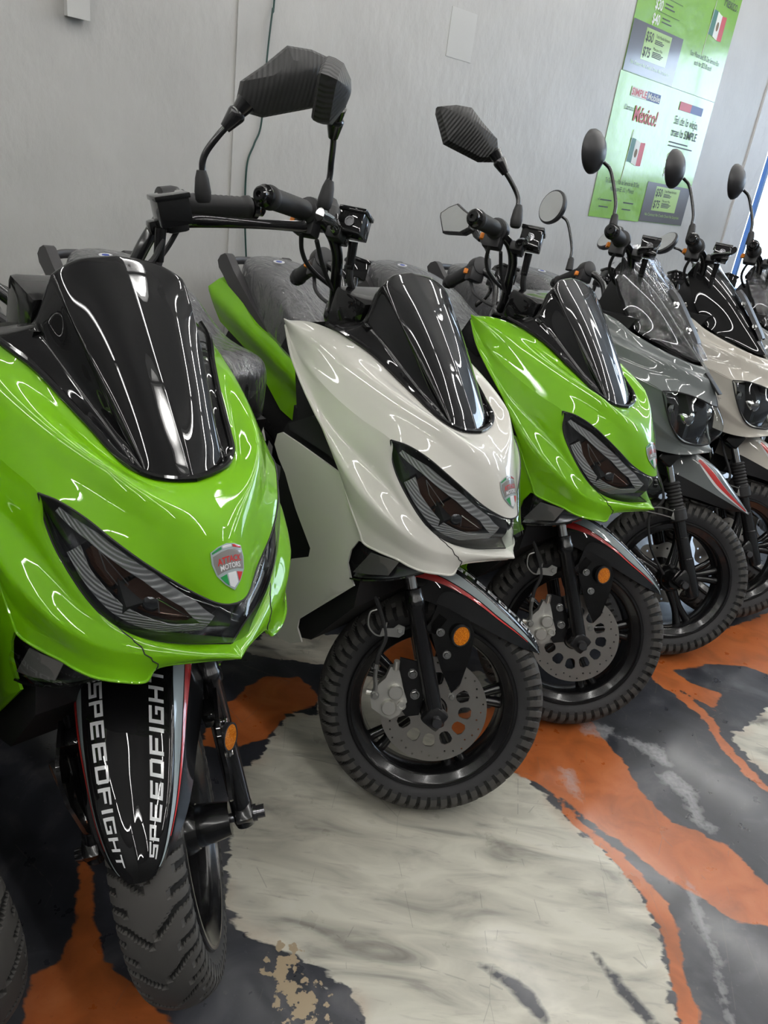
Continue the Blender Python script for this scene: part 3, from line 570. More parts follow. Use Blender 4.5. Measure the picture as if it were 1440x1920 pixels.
def LR(P, n, key, fn, m, par=None, **k):
    kk = dict(k)
    if par is not None: kk['par'] = par
    return [P(n, key+'_r', fn, m, **kk), P(n, key+'_l', lambda: mir(fn()), m, **kk)]
def steering_group(root, M, kind, phi, tag, fcol=None, XR=None, tiltL=0.):
    P = lambda n, key, VF, m, par=root, **k: part(n, mesh(key, VF, m, **k), par, M if par is root else None)
    tyre = P('tyre', 'tyre', tyre_vf(), [RUB, RUBD, RUBT], angle=32)
    if len(MESH['tyre'].polygons) == len(TYG) and not MESH['tyre'].get('done'): MESH['tyre'].polygons.foreach_set('material_index', TYG); MESH['tyre']['done'] = 1
    rim = P('rim', 'rim', rim_vf, BLM, angle=50)
    P('wheel_hub', 'wheel_hub', lambda: join(lathe([(-.080, 0), (-.080, .024), (-.06, .031), (-.04, .034), (.05, .034), (.075, .031), (.098, .027), (.100, 0)], O, (0, 1, 0), 28)), BLM)
    P('axle', 'axle', lambda: join(lathe([(-.15, 0), (-.15, .010), (-.142, .012), (-.136, .012), (-.136, .008), (.136, .008), (.136, .014), (.142, .014), (.142, .011), (.155, .011), (.155, 0)], O, (0, 1, 0), 12)), DKC)
    if kind == 1:
        P('brake_disc', 'brake_disc', disc_vf, STL, smooth=False)
        for q, (x, z) in enumerate(((-.045, .249), (-.015, .292), (.03, .285))): P('disc_bolt', 'disc_bolt_%d' % q, lambda: hexbolt((x, -.070, z), (0, -1, 0), .006, .004), ZNC)
        for s in (1, -1):
            f = (lambda g: (lambda: g() if s == 1 else mir(g())))
            sd = 'r' if s == 1 else 'l'
            P('fork_leg', 'fork_leg_'+sd, f(fork_vf), BLM); P('fork_tube', 'fork_tube_'+sd, f(forktube_vf), CHR)
            b = P('reflector_bracket', 'reflector_bracket_'+sd, f(bracket_vf), BLK)
            for q, bp_ in enumerate(((-.039, -.122, .426), (-.014, -.122, .384))): P('bracket_bolt', 'bracket_bolt_%d%s' % (q, sd), f(lambda: hexbolt(bp_, (0, -1, 0), .0065, .005)), CHR, b)
            r = P('side_reflector', 'side_reflector_'+sd, f(refl_vf), AMB); P('reflector_rim', 'reflector_rim_'+sd, f(refl_rim), MATT, r)
        c = P('brake_caliper', 'brake_caliper', caliper_vf, ALU, angle=30); P('piston_housing', 'piston_housing', piston_vf, ALU, c); P('caliper_mount', 'caliper_mount', calmount_vf, BLM, c)
        for q, (x, z) in enumerate(((-.066, .318), (-.050, .276))): P('mount_bolt', 'mount_bolt_%d' % q, lambda: hexbolt((x, -.088, z), (0, -1, 0), .0075, .006), CHR, c)
        h = P('brake_hose', 'brake_hose', lambda: cable(HOSE, .0048), GRIPM); P('hose_fitting', 'hose_fitting', fit_vf, ZNC, h); P('hose_bracket', 'hose_bracket', hosebr_vf, ZNC, h)
        fd = P('front_fender', 'front_fender', lambda: both(gridVF(FG)), BLK, solid=.0025, angle=50)
        st = lambda a, b, u1: (lambda: (gridVF(patch_uv(FG, 0.02, u1, a, b, NSG*.0008, 50, 5))))
        LR(P, 'silver_stripe', 'silver_stripe', st(lambda u: .40+.10*u, lambda u: .592-.03*u, .93), SILD, fd)
        LR(P, 'red_stripe', 'red_stripe', st(.606, lambda u: .82-.24*u, .76), REDD, fd)
        P('fender_lettering', 'lettering_r', lambda: fender_text(-1), WHD, fd, smooth=False); P('fender_lettering', 'lettering_l', lambda: fender_text(1), WHD, fd, smooth=False)
    else:
        P('brake_disc', 'wavy_disc', lambda: mir(plate([((.100+.006*math.cos(a*8))*math.cos(a), (.100+.006*math.cos(a*8))*math.sin(a)) for a in np.linspace(0, 2*pi, 97)[:-1]], [circ(0, 0, .055, 32)]+[circ(.085*math.cos(a), .085*math.sin(a), .004, 8) for a in np.linspace(0, 2*pi, 17)[:-1]], .004, lambda u, v, w: (u, -.066+w, RT+v))), STL, smooth=False)
        for s in (1, -1):
            f = (lambda g: (lambda: g() if s == 1 else mir(g())))
            sd = 'r' if s == 1 else 'l'
            d = Vector((.118, -.006, -.226)).normalized(); a = Vector((-.124, -.098, .552))
            P('fork_leg', 'fork2_leg_'+sd, f(lambda: join(lathe([(.105, .020), (.12, .018), (.19, .0175), (.192, .0195), (.255, .0195), (.257, .0215), (.285, .0215), (.36, .0205), (.375, .017)], a, d, 24), box((.005, -.11, .262), (.05, .03, .05), .008, Matrix.Rotation(.44, 3, 'Y')))), BLM)
            P('fork_gaiter', 'fork_gaiter_'+sd, f(lambda: join(spring(a, .0235, .02, .105, d, 8), lathe([(.10, .022), (.104, .026), (.135, .026), (.14, .021)], a, d, 20))), GRIPM, angle=20)
            P('fork_tube', 'fork2_tube_'+sd, f(lambda: lathe([(-.3, .0115), (.03, .0115)], a, d, 16)), CHR)
            P('fork_clamp', 'fork2_clamp_'+sd, f(lambda: box(a-d*.06, (.05, .05, .05), .006, Matrix.Rotation(.44, 3, 'Y'))), BLM)
        h = P('brake_hose', 'brake_hose2', lambda: cable([(-.2, -.06, .66), (-.17, -.10, .56), (-.13, -.115, .48), (-.155, -.115, .42), (-.12, -.11, .33), (-.05, -.09, .26)], .0042), GRIPM)
        P('hose_bracket', 'hose_bracket2', lambda: join(tube([(-.09, -.118, .452), (-.135, -.122, .452), (-.168, -.122, .437), (-.172, -.122, .430), (-.13, -.122, .432), (-.09, -.118, .432)], .0018, 6, 24), box((-.083, -.118, .443), (.016, .003, .032), .001)), ZNC, h)
        Gf = net([[(-.12, 0, .66), (-.04, 0, .65), (.04, 0, .622), (.11, 0, .575), (.187, 0, .511)], [(-.12, -.045, .652), (-.05, -.045, .642), (.03, -.04, .614), (.10, -.028, .568), (.187, -.001, .510)], [(-.12, -.070, .632), (-.07, -.069, .622), (.01, -.062, .598), (.09, -.043, .556), (.186, -.002, .509)], [(-.12, -.083, .565), (-.085, -.082, .560), (.0, -.074, .543), (.085, -.05, .526), (.185, -.002, .507)]], 41, 25)
        key = 'fender2_'+tag
        fd = P('front_fender', key, lambda: both(gridVF(Gf)), fcol, solid=.0025, angle=35)
        LR(P, 'fender_underside', 'fender2_under', lambda: (gridVF(net([[(-.12, -.083, .565), (-.085, -.082, .560), (.0, -.074, .543), (.085, -.05, .526), (.165, -.012, .511)], [(-.14, -.075, .50), (-.1, -.074, .505), (-.01, -.066, .507), (.07, -.045, .503), (.14, -.012, .505)]], 20, 4))), MATT, fd, solid=.002)
        sg = 1 if surf_at(Gf, .5, .8)[1][1] < 0 else -1
        LR(P, 'white_stripe', 'fender2_wstripe', lambda: (gridVF(patch_uv(Gf, .30, .985, lambda u: .50+.22*math.sin((u-.3)*3.2)-.0, lambda u: .60+.40*math.sin(min(1, (u-.3)/.35)*pi/2)*(1 if u < 2 else 1)*.55+.1*u, sg*.0008, 40, 4))), WHD, fd)
        LR(P, 'red_stripe', 'fender2_rstripe', lambda: (gridVF(patch_uv(Gf, .33, .96, lambda u: .53+.20*math.sin((u-.3)*3.2), lambda u: .58+.36*math.sin(min(1, (u-.3)/.35)*pi/2)*.52+.1*u, sg*.0013, 40, 4))), REDD, fd)
    # controls
    P('handlebar', 'handlebar', bar_vf, BLM)
    P('control_cables', 'control_cables', lambda: join(*[cable(q, .0045) for q in ([(-.50, -.19, 1.10), (-.495, -.15, 1.075), (-.475, -.12, 1.055), (-.43, -.08, 1.04), (-.36, -.05, 1.03), (-.34, -.04, .95)], [(-.47, -.18, 1.095), (-.45, -.13, 1.06), (-.42, -.09, 1.03), (-.35, -.05, 1.01), (-.33, -.03, .95)], [(-.50, .19, 1.10), (-.48, .15, 1.06), (-.43, .09, 1.03), (-.36, .05, 1.02), (-.34, .04, .95)], [(-.40, .165, 1.10), (-.39, .14, 1.07), (-.37, .09, 1.05), (-.35, .05, .96)])], cable([(-.402, -.155, 1.075), (-.395, -.14, 1.05), (-.38, -.11, 1.03), (-.35, -.06, .99)], .007), cable([(-.402, .155, 1.075), (-.395, .14, 1.05), (-.38, .11, 1.03), (-.35, .06, .99)], .007)), GRIPM)
    for s in (1, -1):
        f = (lambda g: (lambda: g() if s == 1 else mir(g())))
        sd = 'r' if s == 1 else 'l'
        g = P('grip', 'grip_'+sd, f(grip_vf), GRIPM, angle=60); P('bar_end', 'bar_end_'+sd, f(barend_vf), BLK, g)
        sw = P('switch_housing', 'switch_housing_'+sd, f(switch_vf), SAT); P('orange_button', 'orange_button_'+sd, f(lambda: box(Vector((-.497, -.195, 1.137))-GA*.02+Vector((-.032, .0, -.022)), (.012, .016, .014), .003)), ORG, sw)
        lv = P('brake_lever', 'brake_lever_'+sd, f(lever_vf), BLK); P('lever_pivot', 'lever_pivot_'+sd, f(lever_hub), SAT, lv)
        mc = P('brake_fluid_box', 'brake_fluid_box_'+sd, f(mcyl_vf), BLK, angle=30); P('sight_glass', 'sight_glass_'+sd, f(sight_vf), DKC, mc)
        a = phi[0 if s == 1 else 1]*s
        if kind == 1: Rm = M @ Matrix.Translation((-.467, -.244*s, 0)) @ Matrix.Rotation(a, 4, 'Z') @ Matrix.Translation((.467, .244*s, 0))
        else: Rm = M @ Matrix.Translation((-.543, -.240*s, 0)) @ Matrix.Rotation(a, 4, 'Z') @ Matrix.Translation((0, 0, 1.18)) @ Matrix.Rotation(-tiltL if s == -1 else 0, 4, 'X') @ Matrix.Translation((.543, .240*s, -1.18))
        if kind == 1:
            X = Matrix.Identity(4)
            if XR and s == 1:
                J = Vector((-.473, -.316, 1.262)); X = Matrix.Translation(J) @ Matrix.Rotation(XR[0], 4, 'Z') @ Matrix.Rotation(XR[1], 4, 'X') @ Matrix.Translation(-J)
            mo = part('mirror', mesh('mirror_'+sd, f(lambda: MSH), CARB, angle=25), root, Rm @ X)
            part('mirror_glass', mesh('mirror_glass_'+sd, f(lambda: MGL), MIRG), mo); part('mirror_stem', mesh('mirror_stem_'+sd, f(mstem_vf), BLM), mo, X.inverted()); part('stem_boot', mesh('stem_boot_'+sd, f(boot_vf), GRIPM), mo, X.inverted())
        else:
            b, gl, st_ = round_mirror()
            mo = part('mirror', mesh('round_mirror_'+sd, f(lambda: b), SAT, angle=35), root, Rm)
            part('mirror_glass', mesh('round_glass_'+sd, f(lambda: gl), MIRG), mo); part('mirror_stem', mesh('round_stem_'+sd, f(lambda: st_), BLM), mo)
            part('stem_boot', mesh('round_boot_'+sd, f(lambda: lathe([(-.006, .013), (.0, .0125), (.030, .010), (.036, .007)], (-.537, -.24, 1.146), (-.1, 0, 1), 14)), GRIPM), mo)

# ------------------------------------------------------------------ body of the first kind of scooter
E2C = [(-.082, -.181, .852), (-.053, -.167, .849), (-.021, -.148, .835), (.010, -.127, .813), (.037, -.098, .786), (.062, -.058, .754), (.086, -.030, .737), (.096, -.014, .7325), (.099, 0, .7320)]
E3C = [(-.082, -.181, .852), (-.075, -.177, .817), (-.058, -.172, .786), (-.034, -.162, .753), (-.011, -.149, .723), (.008, -.130, .695), (.026, -.100, .672), (.055, -.050, .661), (.095, 0, .667)]
UC = [(-.366, -.196, 1.003), (-.31, -.181, 1.010), (-.241, -.159, .999), (-.192, -.134, .975), (-.137, -.112, .939), (-.103, -.100, .918), (-.076, -.091, .900), (-.048, -.079, .884), (-.030, -.058, .873), (-.022, -.03, .867), (-.018, 0, .864)]
MC = [(-.364, -.198, .994), (-.325, -.206, .960), (-.262, -.215, .930), (-.200, -.211, .900), (-.140, -.198, .874)]+E2C
def hood():
    def bl(u, v):
        k = math.sin(pi*v); a = min(1, u*1.6)
        ridge = .013*max(0, 1-abs(v-.44)/.26)*max(0, 1-abs(u-.60)/.38)
        val = -.006*math.exp(-((v-.20)/.12)**2)*max(0, 1-abs(u-.5)/.35)
        n = Vector((.35, -.75*(1-u), .80)).normalized()*(k*(.012+.010*u)+ridge+val)
        return (n.x, n.y if u < .98 else 0, n.z)
    return coons(UC, MC, [UC[0], (-.366, -.198, .998), MC[0]], [(-.018, 0, .864), (.030, 0, .834), (.072, 0, .793), (.099, 0, .7320)], 81, 29, bl, True)
HOOD = hood()
RE = [(-.364, -.198, .994), (-.329, -.204, .947), (-.281, -.213, .907), (-.231, -.222, .869), (-.195, -.222, .832), (-.152, -.217, .768)]
BC = [(-.152, -.217, .768), (-.135, -.218, .738), (-.115, -.218, .708), (-.092, -.215, .675), (-.080, -.212, .656), (-.050, -.200, .648), (-.020, -.184, .642), (.000, -.172, .634), (.022, -.156, .628), (.044, -.131, .625), (.056, -.104, .622), (.058, -.088, .640), (.084, -.040, .6465), (.104, 0, .648)]
TC = MC[:5]+E3C
def cheek():
    def bl(u, v):
        k = math.sin(pi*v)*(1-u)**.6; fold = .013*max(0, 1-abs(v-.60)/.26)*min(1, u*3)*max(0, 1-(u-.5)/.35 if u > .5 else 1)
        dent = -.008*math.exp(-((v-.36)/.16)**2)*math.exp(-((u-.42)/.2)**2)
        lip = .012*math.sin(pi*v)*max(0, (u-.75)/.25)
        return (.35*(.014*k+fold+dent)+lip, -(.014*k+fold+dent)*.9*(1 if u < .95 else 0), .1*fold)
    return coons(TC, BC, RE, [(.095, 0, .667), (.107, 0, .657), (.104, 0, .648)], 81, 29, bl)
CHK = cheek()
LIP = [BC[8], BC[9], BC[10], BC[11], BC[12], BC[13]]
def lensf(off=0., bul=.012):
    def bl(u, v):
        k = math.sin(pi*v)**.7*math.sin(pi*min(1, u*.62+.02))**.8
        return (bul*k*.8-off*.75, -(bul*k*.75) + off*.62*(1-u), bul*k*.1)
    return coons(E2C, E3C, [E2C[0], (-.0825, -.181, .851), E3C[0]], [(.099, 0, .7320), (.112, 0, .700), (.095, 0, .667)], 61, 31, bl)
LENSF = lensf()
WSN = [
 [(-.250, 0, 1.108), (-.237, 0, 1.116), (-.190, 0, 1.082), (-.140, 0, 1.026), (-.090, 0, .962), (-.045, 0, .895), (-.020, 0, .872)],
 [(-.245, -.055, 1.102), (-.232, -.056, 1.109), (-.186, -.052, 1.075), (-.138, -.047, 1.019), (-.090, -.041, .957), (-.048, -.034, .892), (-.026, -.032, .874)],
 [(-.236, -.090, 1.085), (-.222, -.093, 1.092), (-.181, -.089, 1.054), (-.138, -.081, 1.003), (-.095, -.071, .947), (-.055, -.058, .890), (-.034, -.056, .878)],
 [(-.240, -.097, 1.078), (-.226, -.099, 1.082), (-.187, -.094, 1.045), (-.144, -.086, .994), (-.101, -.075, .940), (-.059, -.062, .888), (-.038, -.062, .878)],
 [(-.244, -.114, 1.030), (-.228, -.114, 1.032), (-.190, -.106, .998), (-.150, -.093, .964), (-.106, -.079, .929), (-.064, -.068, .888), (-.042, -.068, .880)],
 [(-.262, -.119, 1.022), (-.234, -.121, 1.020), (-.191, -.113, .990), (-.148, -.099, .955), (-.106, -.084, .923), (-.066, -.072, .890), (-.045, -.072, .882)],
 [(-.274, -.162, 1.012), (-.243, -.158, 1.004), (-.193, -.133, .980), (-.139, -.111, .944), (-.100, -.098, .919), (-.066, -.086, .897), (-.047, -.078, .886)]]
def windshield():
    S = net([pfit(r, 2 if i < 3 else 3) if i < 6 else r for i, r in enumerate(WSN)], 61, 61)
    top = S[:, 0]
    back = [[tuple(p+np.array((-.012, 0, -.012))) for p in top], [tuple(p) for p in top]]
    bot = S[:, -1]; skirt = np.array([bot, bot+np.array((.003, 0, -.006)), bot+np.array((-.004, 0, -.020))])
    band = tube([tuple(np.array(p)+np.array((.002, 0, .003))) for p in [(-.285, -.172, 1.012)]+UC[2:]], .0052, 8, 50)
    return both(join(gridVF(S), gridVF(skirt), band))
def badge_pts():
    # frame of the badge on the hood
    m, n = HOOD.shape[:2]; c = HOOD[int(m*.60), -1]; up = (HOOD[int(m*.50), -1]-HOOD[int(m*.72), -1]); up /= np.linalg.norm(up); rt = np.array((0, 1., 0)); nn = np.cross(rt, up); nn = nn if nn[0] > 0 else -nn
    return np.array((.077, 0, HC_Z(.077))), up, rt, nn
def HC_Z(x):
    c = HOOD[:, -1]; return float(np.interp(x, c[:, 0], c[:, 2]))
from mathutils.bvhtree import BVHTree
HBVH = BVHTree.FromPolygons(*both(gridVF(HOOD)))
BO, BU, BR_, BN = badge_pts()
_r, _h = [], []
for _u in np.linspace(-.024, .024, 13):
    for _v in np.linspace(-.030, .028, 13):
        _p, _n = Vector(BO+BR_*_u+BU*_v), Vector(BN); _q = HBVH.ray_cast(_p+_n*.03, -_n)[0]
        if _q and abs((_q-_p).dot(_n)) < .02: _r.append((1, _u, _v, _u*_u, _v*_v, _u*_v)); _h.append((_q-_p).dot(_n))
BQ = np.linalg.lstsq(np.array(_r), np.array(_h), rcond=None)[0]; BQ[0] += float(np.max(np.array(_h)-np.array(_r)@BQ))
SH = [(0, -.0285), (.010, -.020), (.0185, -.008), (.0215, .006), (.0205, .019), (.011, .0235), (0, .0255), (-.011, .0235), (-.0205, .019), (-.0215, .006), (-.0185, -.008), (-.010, -.020)]
def on_badge(u, v, w):
    u *= 1.16; v *= 1.16          # u to the viewer's right (rider's left), v up
    p = Vector(BO+BR_*u+BU*v); n = Vector(BN)
    return tuple(p+n*(float(np.dot(BQ, (1, u, v, u*u, v*v, u*v)))+w+.0012))
def bpoly(pts, w): 
    V, F = plate([(x, y) for x, y in pts], (), .0004, lambda a, b, c: on_badge(a, b, c+w), step=.004); return V, F
def btext(s, size, cx, cy, w, bold=.0, sh=0., rot=0.):
    V, F = text_vf(s, 1., bold, sh, 'CENTER'); k = size/(max(v[0] for v in V)-min(v[0] for v in V)); out = []
    for x, y, z in V:
        a, b = x*k, y*k*1.25; b += -a*a*6; out.append(on_badge(cx+a, cy+b, w))
    return out, F
def signal_net():
    top = [(-.080, -.211, .652), (-.050, -.199, .646), (-.020, -.182, .640), (.020, -.155, .628)]
    bot = [(-.100, -.213, .575), (-.068, -.205, .583), (-.020, -.180, .600), (.020, -.154, .626)]
    return top, bot
def panel_y(x, z): return -(.2155-.45*max(0, .52-z)*.12-.25*max(0, x+.14)*.4+.004*math.sin(z*9))
SHO = [(-.150, .768), (-.208, .779), (-.270, .790), (-.318, .797), (-.331, .790), (-.337, .766), (-.322, .742), (-.300, .718), (-.284, .690), (-.262, .656), (-.250, .640), (-.210, .590), (-.212, .570), (-.258, .545), (-.296, .46), (-.308, .39), (-.303, .358), (-.270, .346), (-.235, .352), (-.205, .372), (-.222, .398), (-.220, .420), (-.090, .560), (-.100, .573), (-.112, .600), (-.108, .630), (-.094, .655), (-.078, .656), (-.092, .677), (-.115, .708), (-.135, .738)]
def shield_vf(): return plate(SHO, (), .004, lambda u, v, w: (u, panel_y(u, v)+w, v), step=.014)
SEATS = [(-.690, .001, .771, .770), (-.692, .03, .79, .75), (-.705, .06, .805, .71), (-.735, .095, .828, .685), (-.79, .115, .834, .675), (-.87, .132, .836, .68), (-.95, .142, .850, .695), (-1.04, .150, .888, .715), (-1.10, .147, .925, .735), (-1.17, .140, .955, .765), (-1.25, .128, .975, .80), (-1.33, .110, .982, .84), (-1.39, .085, .978, .87), (-1.425, .03, .955, .91)]
def seat_grid(g=0., drop=0.):
    rows = []
    for x, hw, t, b in SEATS:
        hw += g; t += g; b -= drop; rows.append([(x, 0, t), (x, -hw*.5, t-.004), (x, -hw*.82, t-.016), (x, -hw*.98, t-.045), (x, -hw*1.0, (t+b)/2-.01), (x, -hw*.93, b), (x, -hw*.6, b-.004), (x, 0, b-.004)])
    return net(rows, 41, 61)
RAIL = [(-1.150, .768), (-1.188, .800), (-1.250, .845), (-1.313, .890), (-1.370, .935), (-1.412, .976), (-1.425, .980), (-1.448, .970), (-1.462, .952), (-1.452, .930), (-1.431, .915), (-1.36, .858), (-1.274, .792), (-1.20, .748), (-1.166, .744), (-1.152, .752)]
def rail_vf(): return join(both(plate(RAIL, (), .030, lambda u, v, w: (u, -.128+w+.03*max(0, -1.25-u), v), step=.03)), tube([(-1.43, -.118, .945), (-1.455, -.07, .955), (-1.462, 0, .957), (-1.455, .07, .955), (-1.43, .118, .945)], .013, 10, 24, flat=.6))
TAIL = [(-1.469, .866), (-1.44, .898), (-1.38, .880), (-1.30, .842), (-1.22, .795), (-1.12, .765), (-1.0, .735), (-.90, .70), (-.82, .66), (-.78, .58), (-.82, .535), (-.90, .525), (-.99, .530), (-1.08, .553), (-1.16, .615), (-1.28, .700), (-1.43, .758), (-1.45, .80)]
def tail_y(x, z):
    zc = .845+(x+1.45)*(-.36); return -(.128+.034*math.exp(-((z-zc)/.05)**2)+.012*max(0, x+1.2))
def tail_vf():
    tp = [(-1.44, .898), (-1.38, .880), (-1.30, .842), (-1.22, .795), (-1.12, .765), (-1.0, .735), (-.90, .70), (-.82, .66)]
    a = crs([(x, tail_y(x, z), z) for x, z in tp], 30); b = a+np.array((0, .030, .012))
    c = crs([(x, -.085, z+.012) for x, z in tp], 30)
    return (join(plate(TAIL, (), .004, lambda u, v, w: (u, tail_y(u, v)+w, v), step=.014), gridVF(np.array([a, b, c]))))
def prism(o, hw, bev=0): return plate(o, (), 2*hw, lambda u, v, w: (u, w, v))

def rear_group(root, paint, tag):
    P = lambda n, key, VF, m, par=root, **k: part(n, mesh(key, VF, m, **k), par)
    LR(P, 'tail_panel', 'tail_panel_'+tag, tail_vf, paint, angle=50)
    st = P('seat', 'seat', lambda: both(gridVF(seat_grid())), SEAT, angle=60)
    P('plastic_cover', 'plastic_cover', lambda: both(gridVF(seat_grid(.006, .012))), WRAP, st, angle=80)
    P('sticker', 'sticker', lambda: lathe([(0, .018), (.001, .018), (.001, 0)], (-1.255, -.05, .985), (.1, -.12, 1), 20), WHD, st); P('sticker_print', 'sticker_print', lambda: lathe([(.001, .010), (.0016, .010), (.0016, 0)], (-1.255, -.05, .985), (.1, -.12, 1), 16), BLU, st)
    P('grab_rail', 'grab_rail', rail_vf, GRYP, angle=35)
    P('footboard', 'footboard', lambda: join(prism([(-.34, .34), (-.34, .40), (-.60, .39), (-.85, .40), (-.90, .56), (-.98, .60), (-.98, .45), (-.85, .30), (-.40, .28)], .165), prism([(-.34, .40), (-.34, .60), (-.44, .62), (-.60, .58), (-.80, .62), (-.88, .56), (-.85, .40)], .06)), MATT, angle=30)
    P('underseat_body', 'underseat_body', lambda: prism([(-.74, .66), (-.80, .45), (-1.0, .42), (-1.2, .52), (-1.42, .78), (-1.42, .86), (-1.1, .74)], .118), MATT, angle=30)
    rt = P('rear_tyre', 'rear_tyre_base', lambda: ([(x-1.30, y, z) for x, y, z in MESHV('tyre')], MESHF('tyre')), RUB, angle=32)
    P('rear_rim', 'rear_rim', lambda: ([(x-1.30, y, z) for x, y, z in MESHV('rim')], MESHF('rim')), BLM, rt, angle=50)
    P('rear_fender', 'rear_fender', lambda: prism([(-1.40, .80), (-1.45, .76), (-1.56, .58), (-1.60, .42), (-1.57, .42), (-1.50, .56), (-1.38, .70), (-1.30, .74)], .06), MATT)
    P('engine_case', 'engine_case', lambda: join(box((-1.05, .09, .30), (.55, .07, .14), .03), box((-.92, 0, .34), (.26, .22, .2), .03), lathe([(0, .05), (.40, .055), (.43, .02)], (-1.05, -.14, .30), (-1, 0, .12), 18)), BLM)
    P('side_stand', 'side_stand', lambda: tube([(-.70, .10, .30), (-.68, .17, .12), (-.66, .21, -.018)], .010, 8, 12), BLM)
def MESHV(k): return [tuple(v.co) for v in MESH[k].vertices]
def MESHF(k): return [tuple(p.vertices) for p in MESH[k].polygons]

def scooter_one(pose, steer, paint, pname, phi, label, rearpaint=None, rname=None, XR=None):
    root = empty('scooter', body_m(*pose)); thing(root, label, 'scooter', 'scooters parked in a row along the wall')
    P = lambda n, key, VF, m, par=root, **k: part(n, mesh(key, VF, m, **k), par)
    cw = P('front_cowl', 'front_cowl_'+pname, lambda: both(join(gridVF(HOOD), gridVF(CHK), tube([tuple(q) for q in CHK[:, 0]], .0028, 8), tube([tuple(q) for q in CHK[-1]], .0022, 8), tube([tuple(q) for q in CHK[-1]+np.array((-.004, .004, .004))], .003, 8))), paint, angle=42)
    LR(P, 'side_shield', 'side_shield_'+pname, shield_vf, paint, angle=50)
    ws = P('windshield', 'windshield', windshield, BLK, angle=26, solid=.0)
    LR(P, 'panel_seam', 'panel_seam', lambda: (tube([tuple(CHK[i, int(80*(.77+.07*i/28))]+np.array((.0004, -.0004, -.0003))) for i in range(0, 29, 2)], .0009, 6)), MATT, cw)
    bd = P('badge', 'badge', lambda: bpoly(SH, 0), SILD, cw)
    P('badge_grey', 'badge_grey', lambda: bpoly([(-.0172, -.0075), (-.009, -.0052), (0, -.0045), (.009, -.0052), (.0172, -.0075), (.0196, .006), (.0188, .0140), (.009, .0172), (0, .0182), (-.009, .0172), (-.0188, .0140), (-.0196, .006)], .0006), GYD, cw)
    P('badge_red', 'badge_red', lambda: join(bpoly([(.0075, .0200), (.0192, .0165), (.0192, .0185), (.0105, .0222), (.0075, .0230)], .0006), bpoly([(.0070, -.0085), (.0150, -.0105), (.0105, -.0172), (.0080, -.0200)], .0006), btext('ATTACK', .0320, 0, .0040, .0011, .03, .12)), REDD, cw, smooth=False)
    P('badge_green', 'badge_green', lambda: join(bpoly([(-.0075, .0200), (-.0192, .0165), (-.0192, .0185), (-.0105, .0222), (-.0075, .0230)], .0006), bpoly([(-.0070, -.0085), (-.0150, -.0105), (-.0105, -.0172), (-.0060, -.0220)], .0006)), GND, cw, smooth=False)
    P('badge_white', 'badge_white', lambda: join(bpoly([(-.0052, -.0078), (.0052, -.0078), (.0062, -.0205), (0, -.0255), (-.0050, -.0225)], .0006), bpoly([(-.006, .0205), (.006, .0205), (.006, .0235), (-.006, .0235)], .0006), btext('MOTORS', .0265, 0, -.0030, .0011, .018)), WHD, cw, smooth=False)
    # headlight: housing, light guide, smoked reflectors, clear cover
    D1, D2, D3 = lensf(.030, .0), lensf(.014, .006), lensf(.024, .002)
    hl = P('headlight', 'headlight', lambda: both(join(gridVF(D1), gridVF(np.array([LENSF[0], (LENSF[0]+D1[0])/2, D1[0]])), gridVF(np.array([LENSF[-1], (LENSF[-1]+D1[-1])/2, D1[-1]])))), DKC, angle=40)
    ip = lambda X, Y: (lambda u: float(np.interp(u, X, Y)))
    ta, tb = ip([.12, .3, .55, .75, .9], [.34, .16, .10, .16, .36]), ip([.12, .3, .55, .75, .9], [.58, .40, .30, .36, .62])
    la, lb = ip([.30, .4, .6, .8, .9], [.60, .74, .78, .74, .55]), ip([.30, .4, .6, .8, .9], [.90, .93, .93, .90, .72])
    LR(P, 'light_guide', 'light_guide_top', lambda: gridVF(patch_uv(D2, .12, .90, ta, tb, 0, 50, 8)), DRL, hl, solid=.002)
    LR(P, 'light_guide', 'light_guide_low', lambda: gridVF(patch_uv(D2, .30, .90, la, lb, 0, 40, 6)), DRL, hl, solid=.002)
    for q, (a, b) in enumerate(((.34, .52), (.54, .84))): LR(P, 'smoked_reflector', 'smoked_reflector_%d' % q, lambda: gridVF(patch_uv(D3, a, b, lambda u: tb(u)+.02, lambda u: la(u)-.02, 0, 16, 10)), BRWN, hl, solid=.002)
    LR(P, 'lamp_projector', 'lamp_projector', lambda: lathe([(-.03, .016), (0, .015), (.004, .012), (.007, .007), (.008, 0)], tuple(D3[17, 41]+np.array((-.006, 0, 0))), (.8, -.45, .1), 20), DKC, hl)
    LR(P, 'reflector_fin', 'reflector_fin', lambda: join(tube([tuple(D3[13, 22]), tuple(D3[18, 27]), tuple(D3[20, 34]), tuple(D3[16, 33]), tuple(D3[13, 22])], .0014, 6), tube([tuple(D3[14, 40]), tuple(D3[20, 44]), tuple(D3[17, 50]), tuple(D3[14, 40])], .0014, 6)), CHR, hl)
    P('headlight_cover', 'headlight_cover', lambda: both(gridVF(LENSF)), LENS, hl, angle=60)
    P('headlight_edge', 'headlight_edge', lambda: both(join(tube(E2C, .0016, 6, 40), tube(E3C, .0016, 6, 40))), MATT, hl)
    top, bot = signal_net()
    L_ = [top[0], (-.098, -.213, .615), bot[0]]; Q_ = [top[-1], (.02, -.155, .627), bot[-1]]
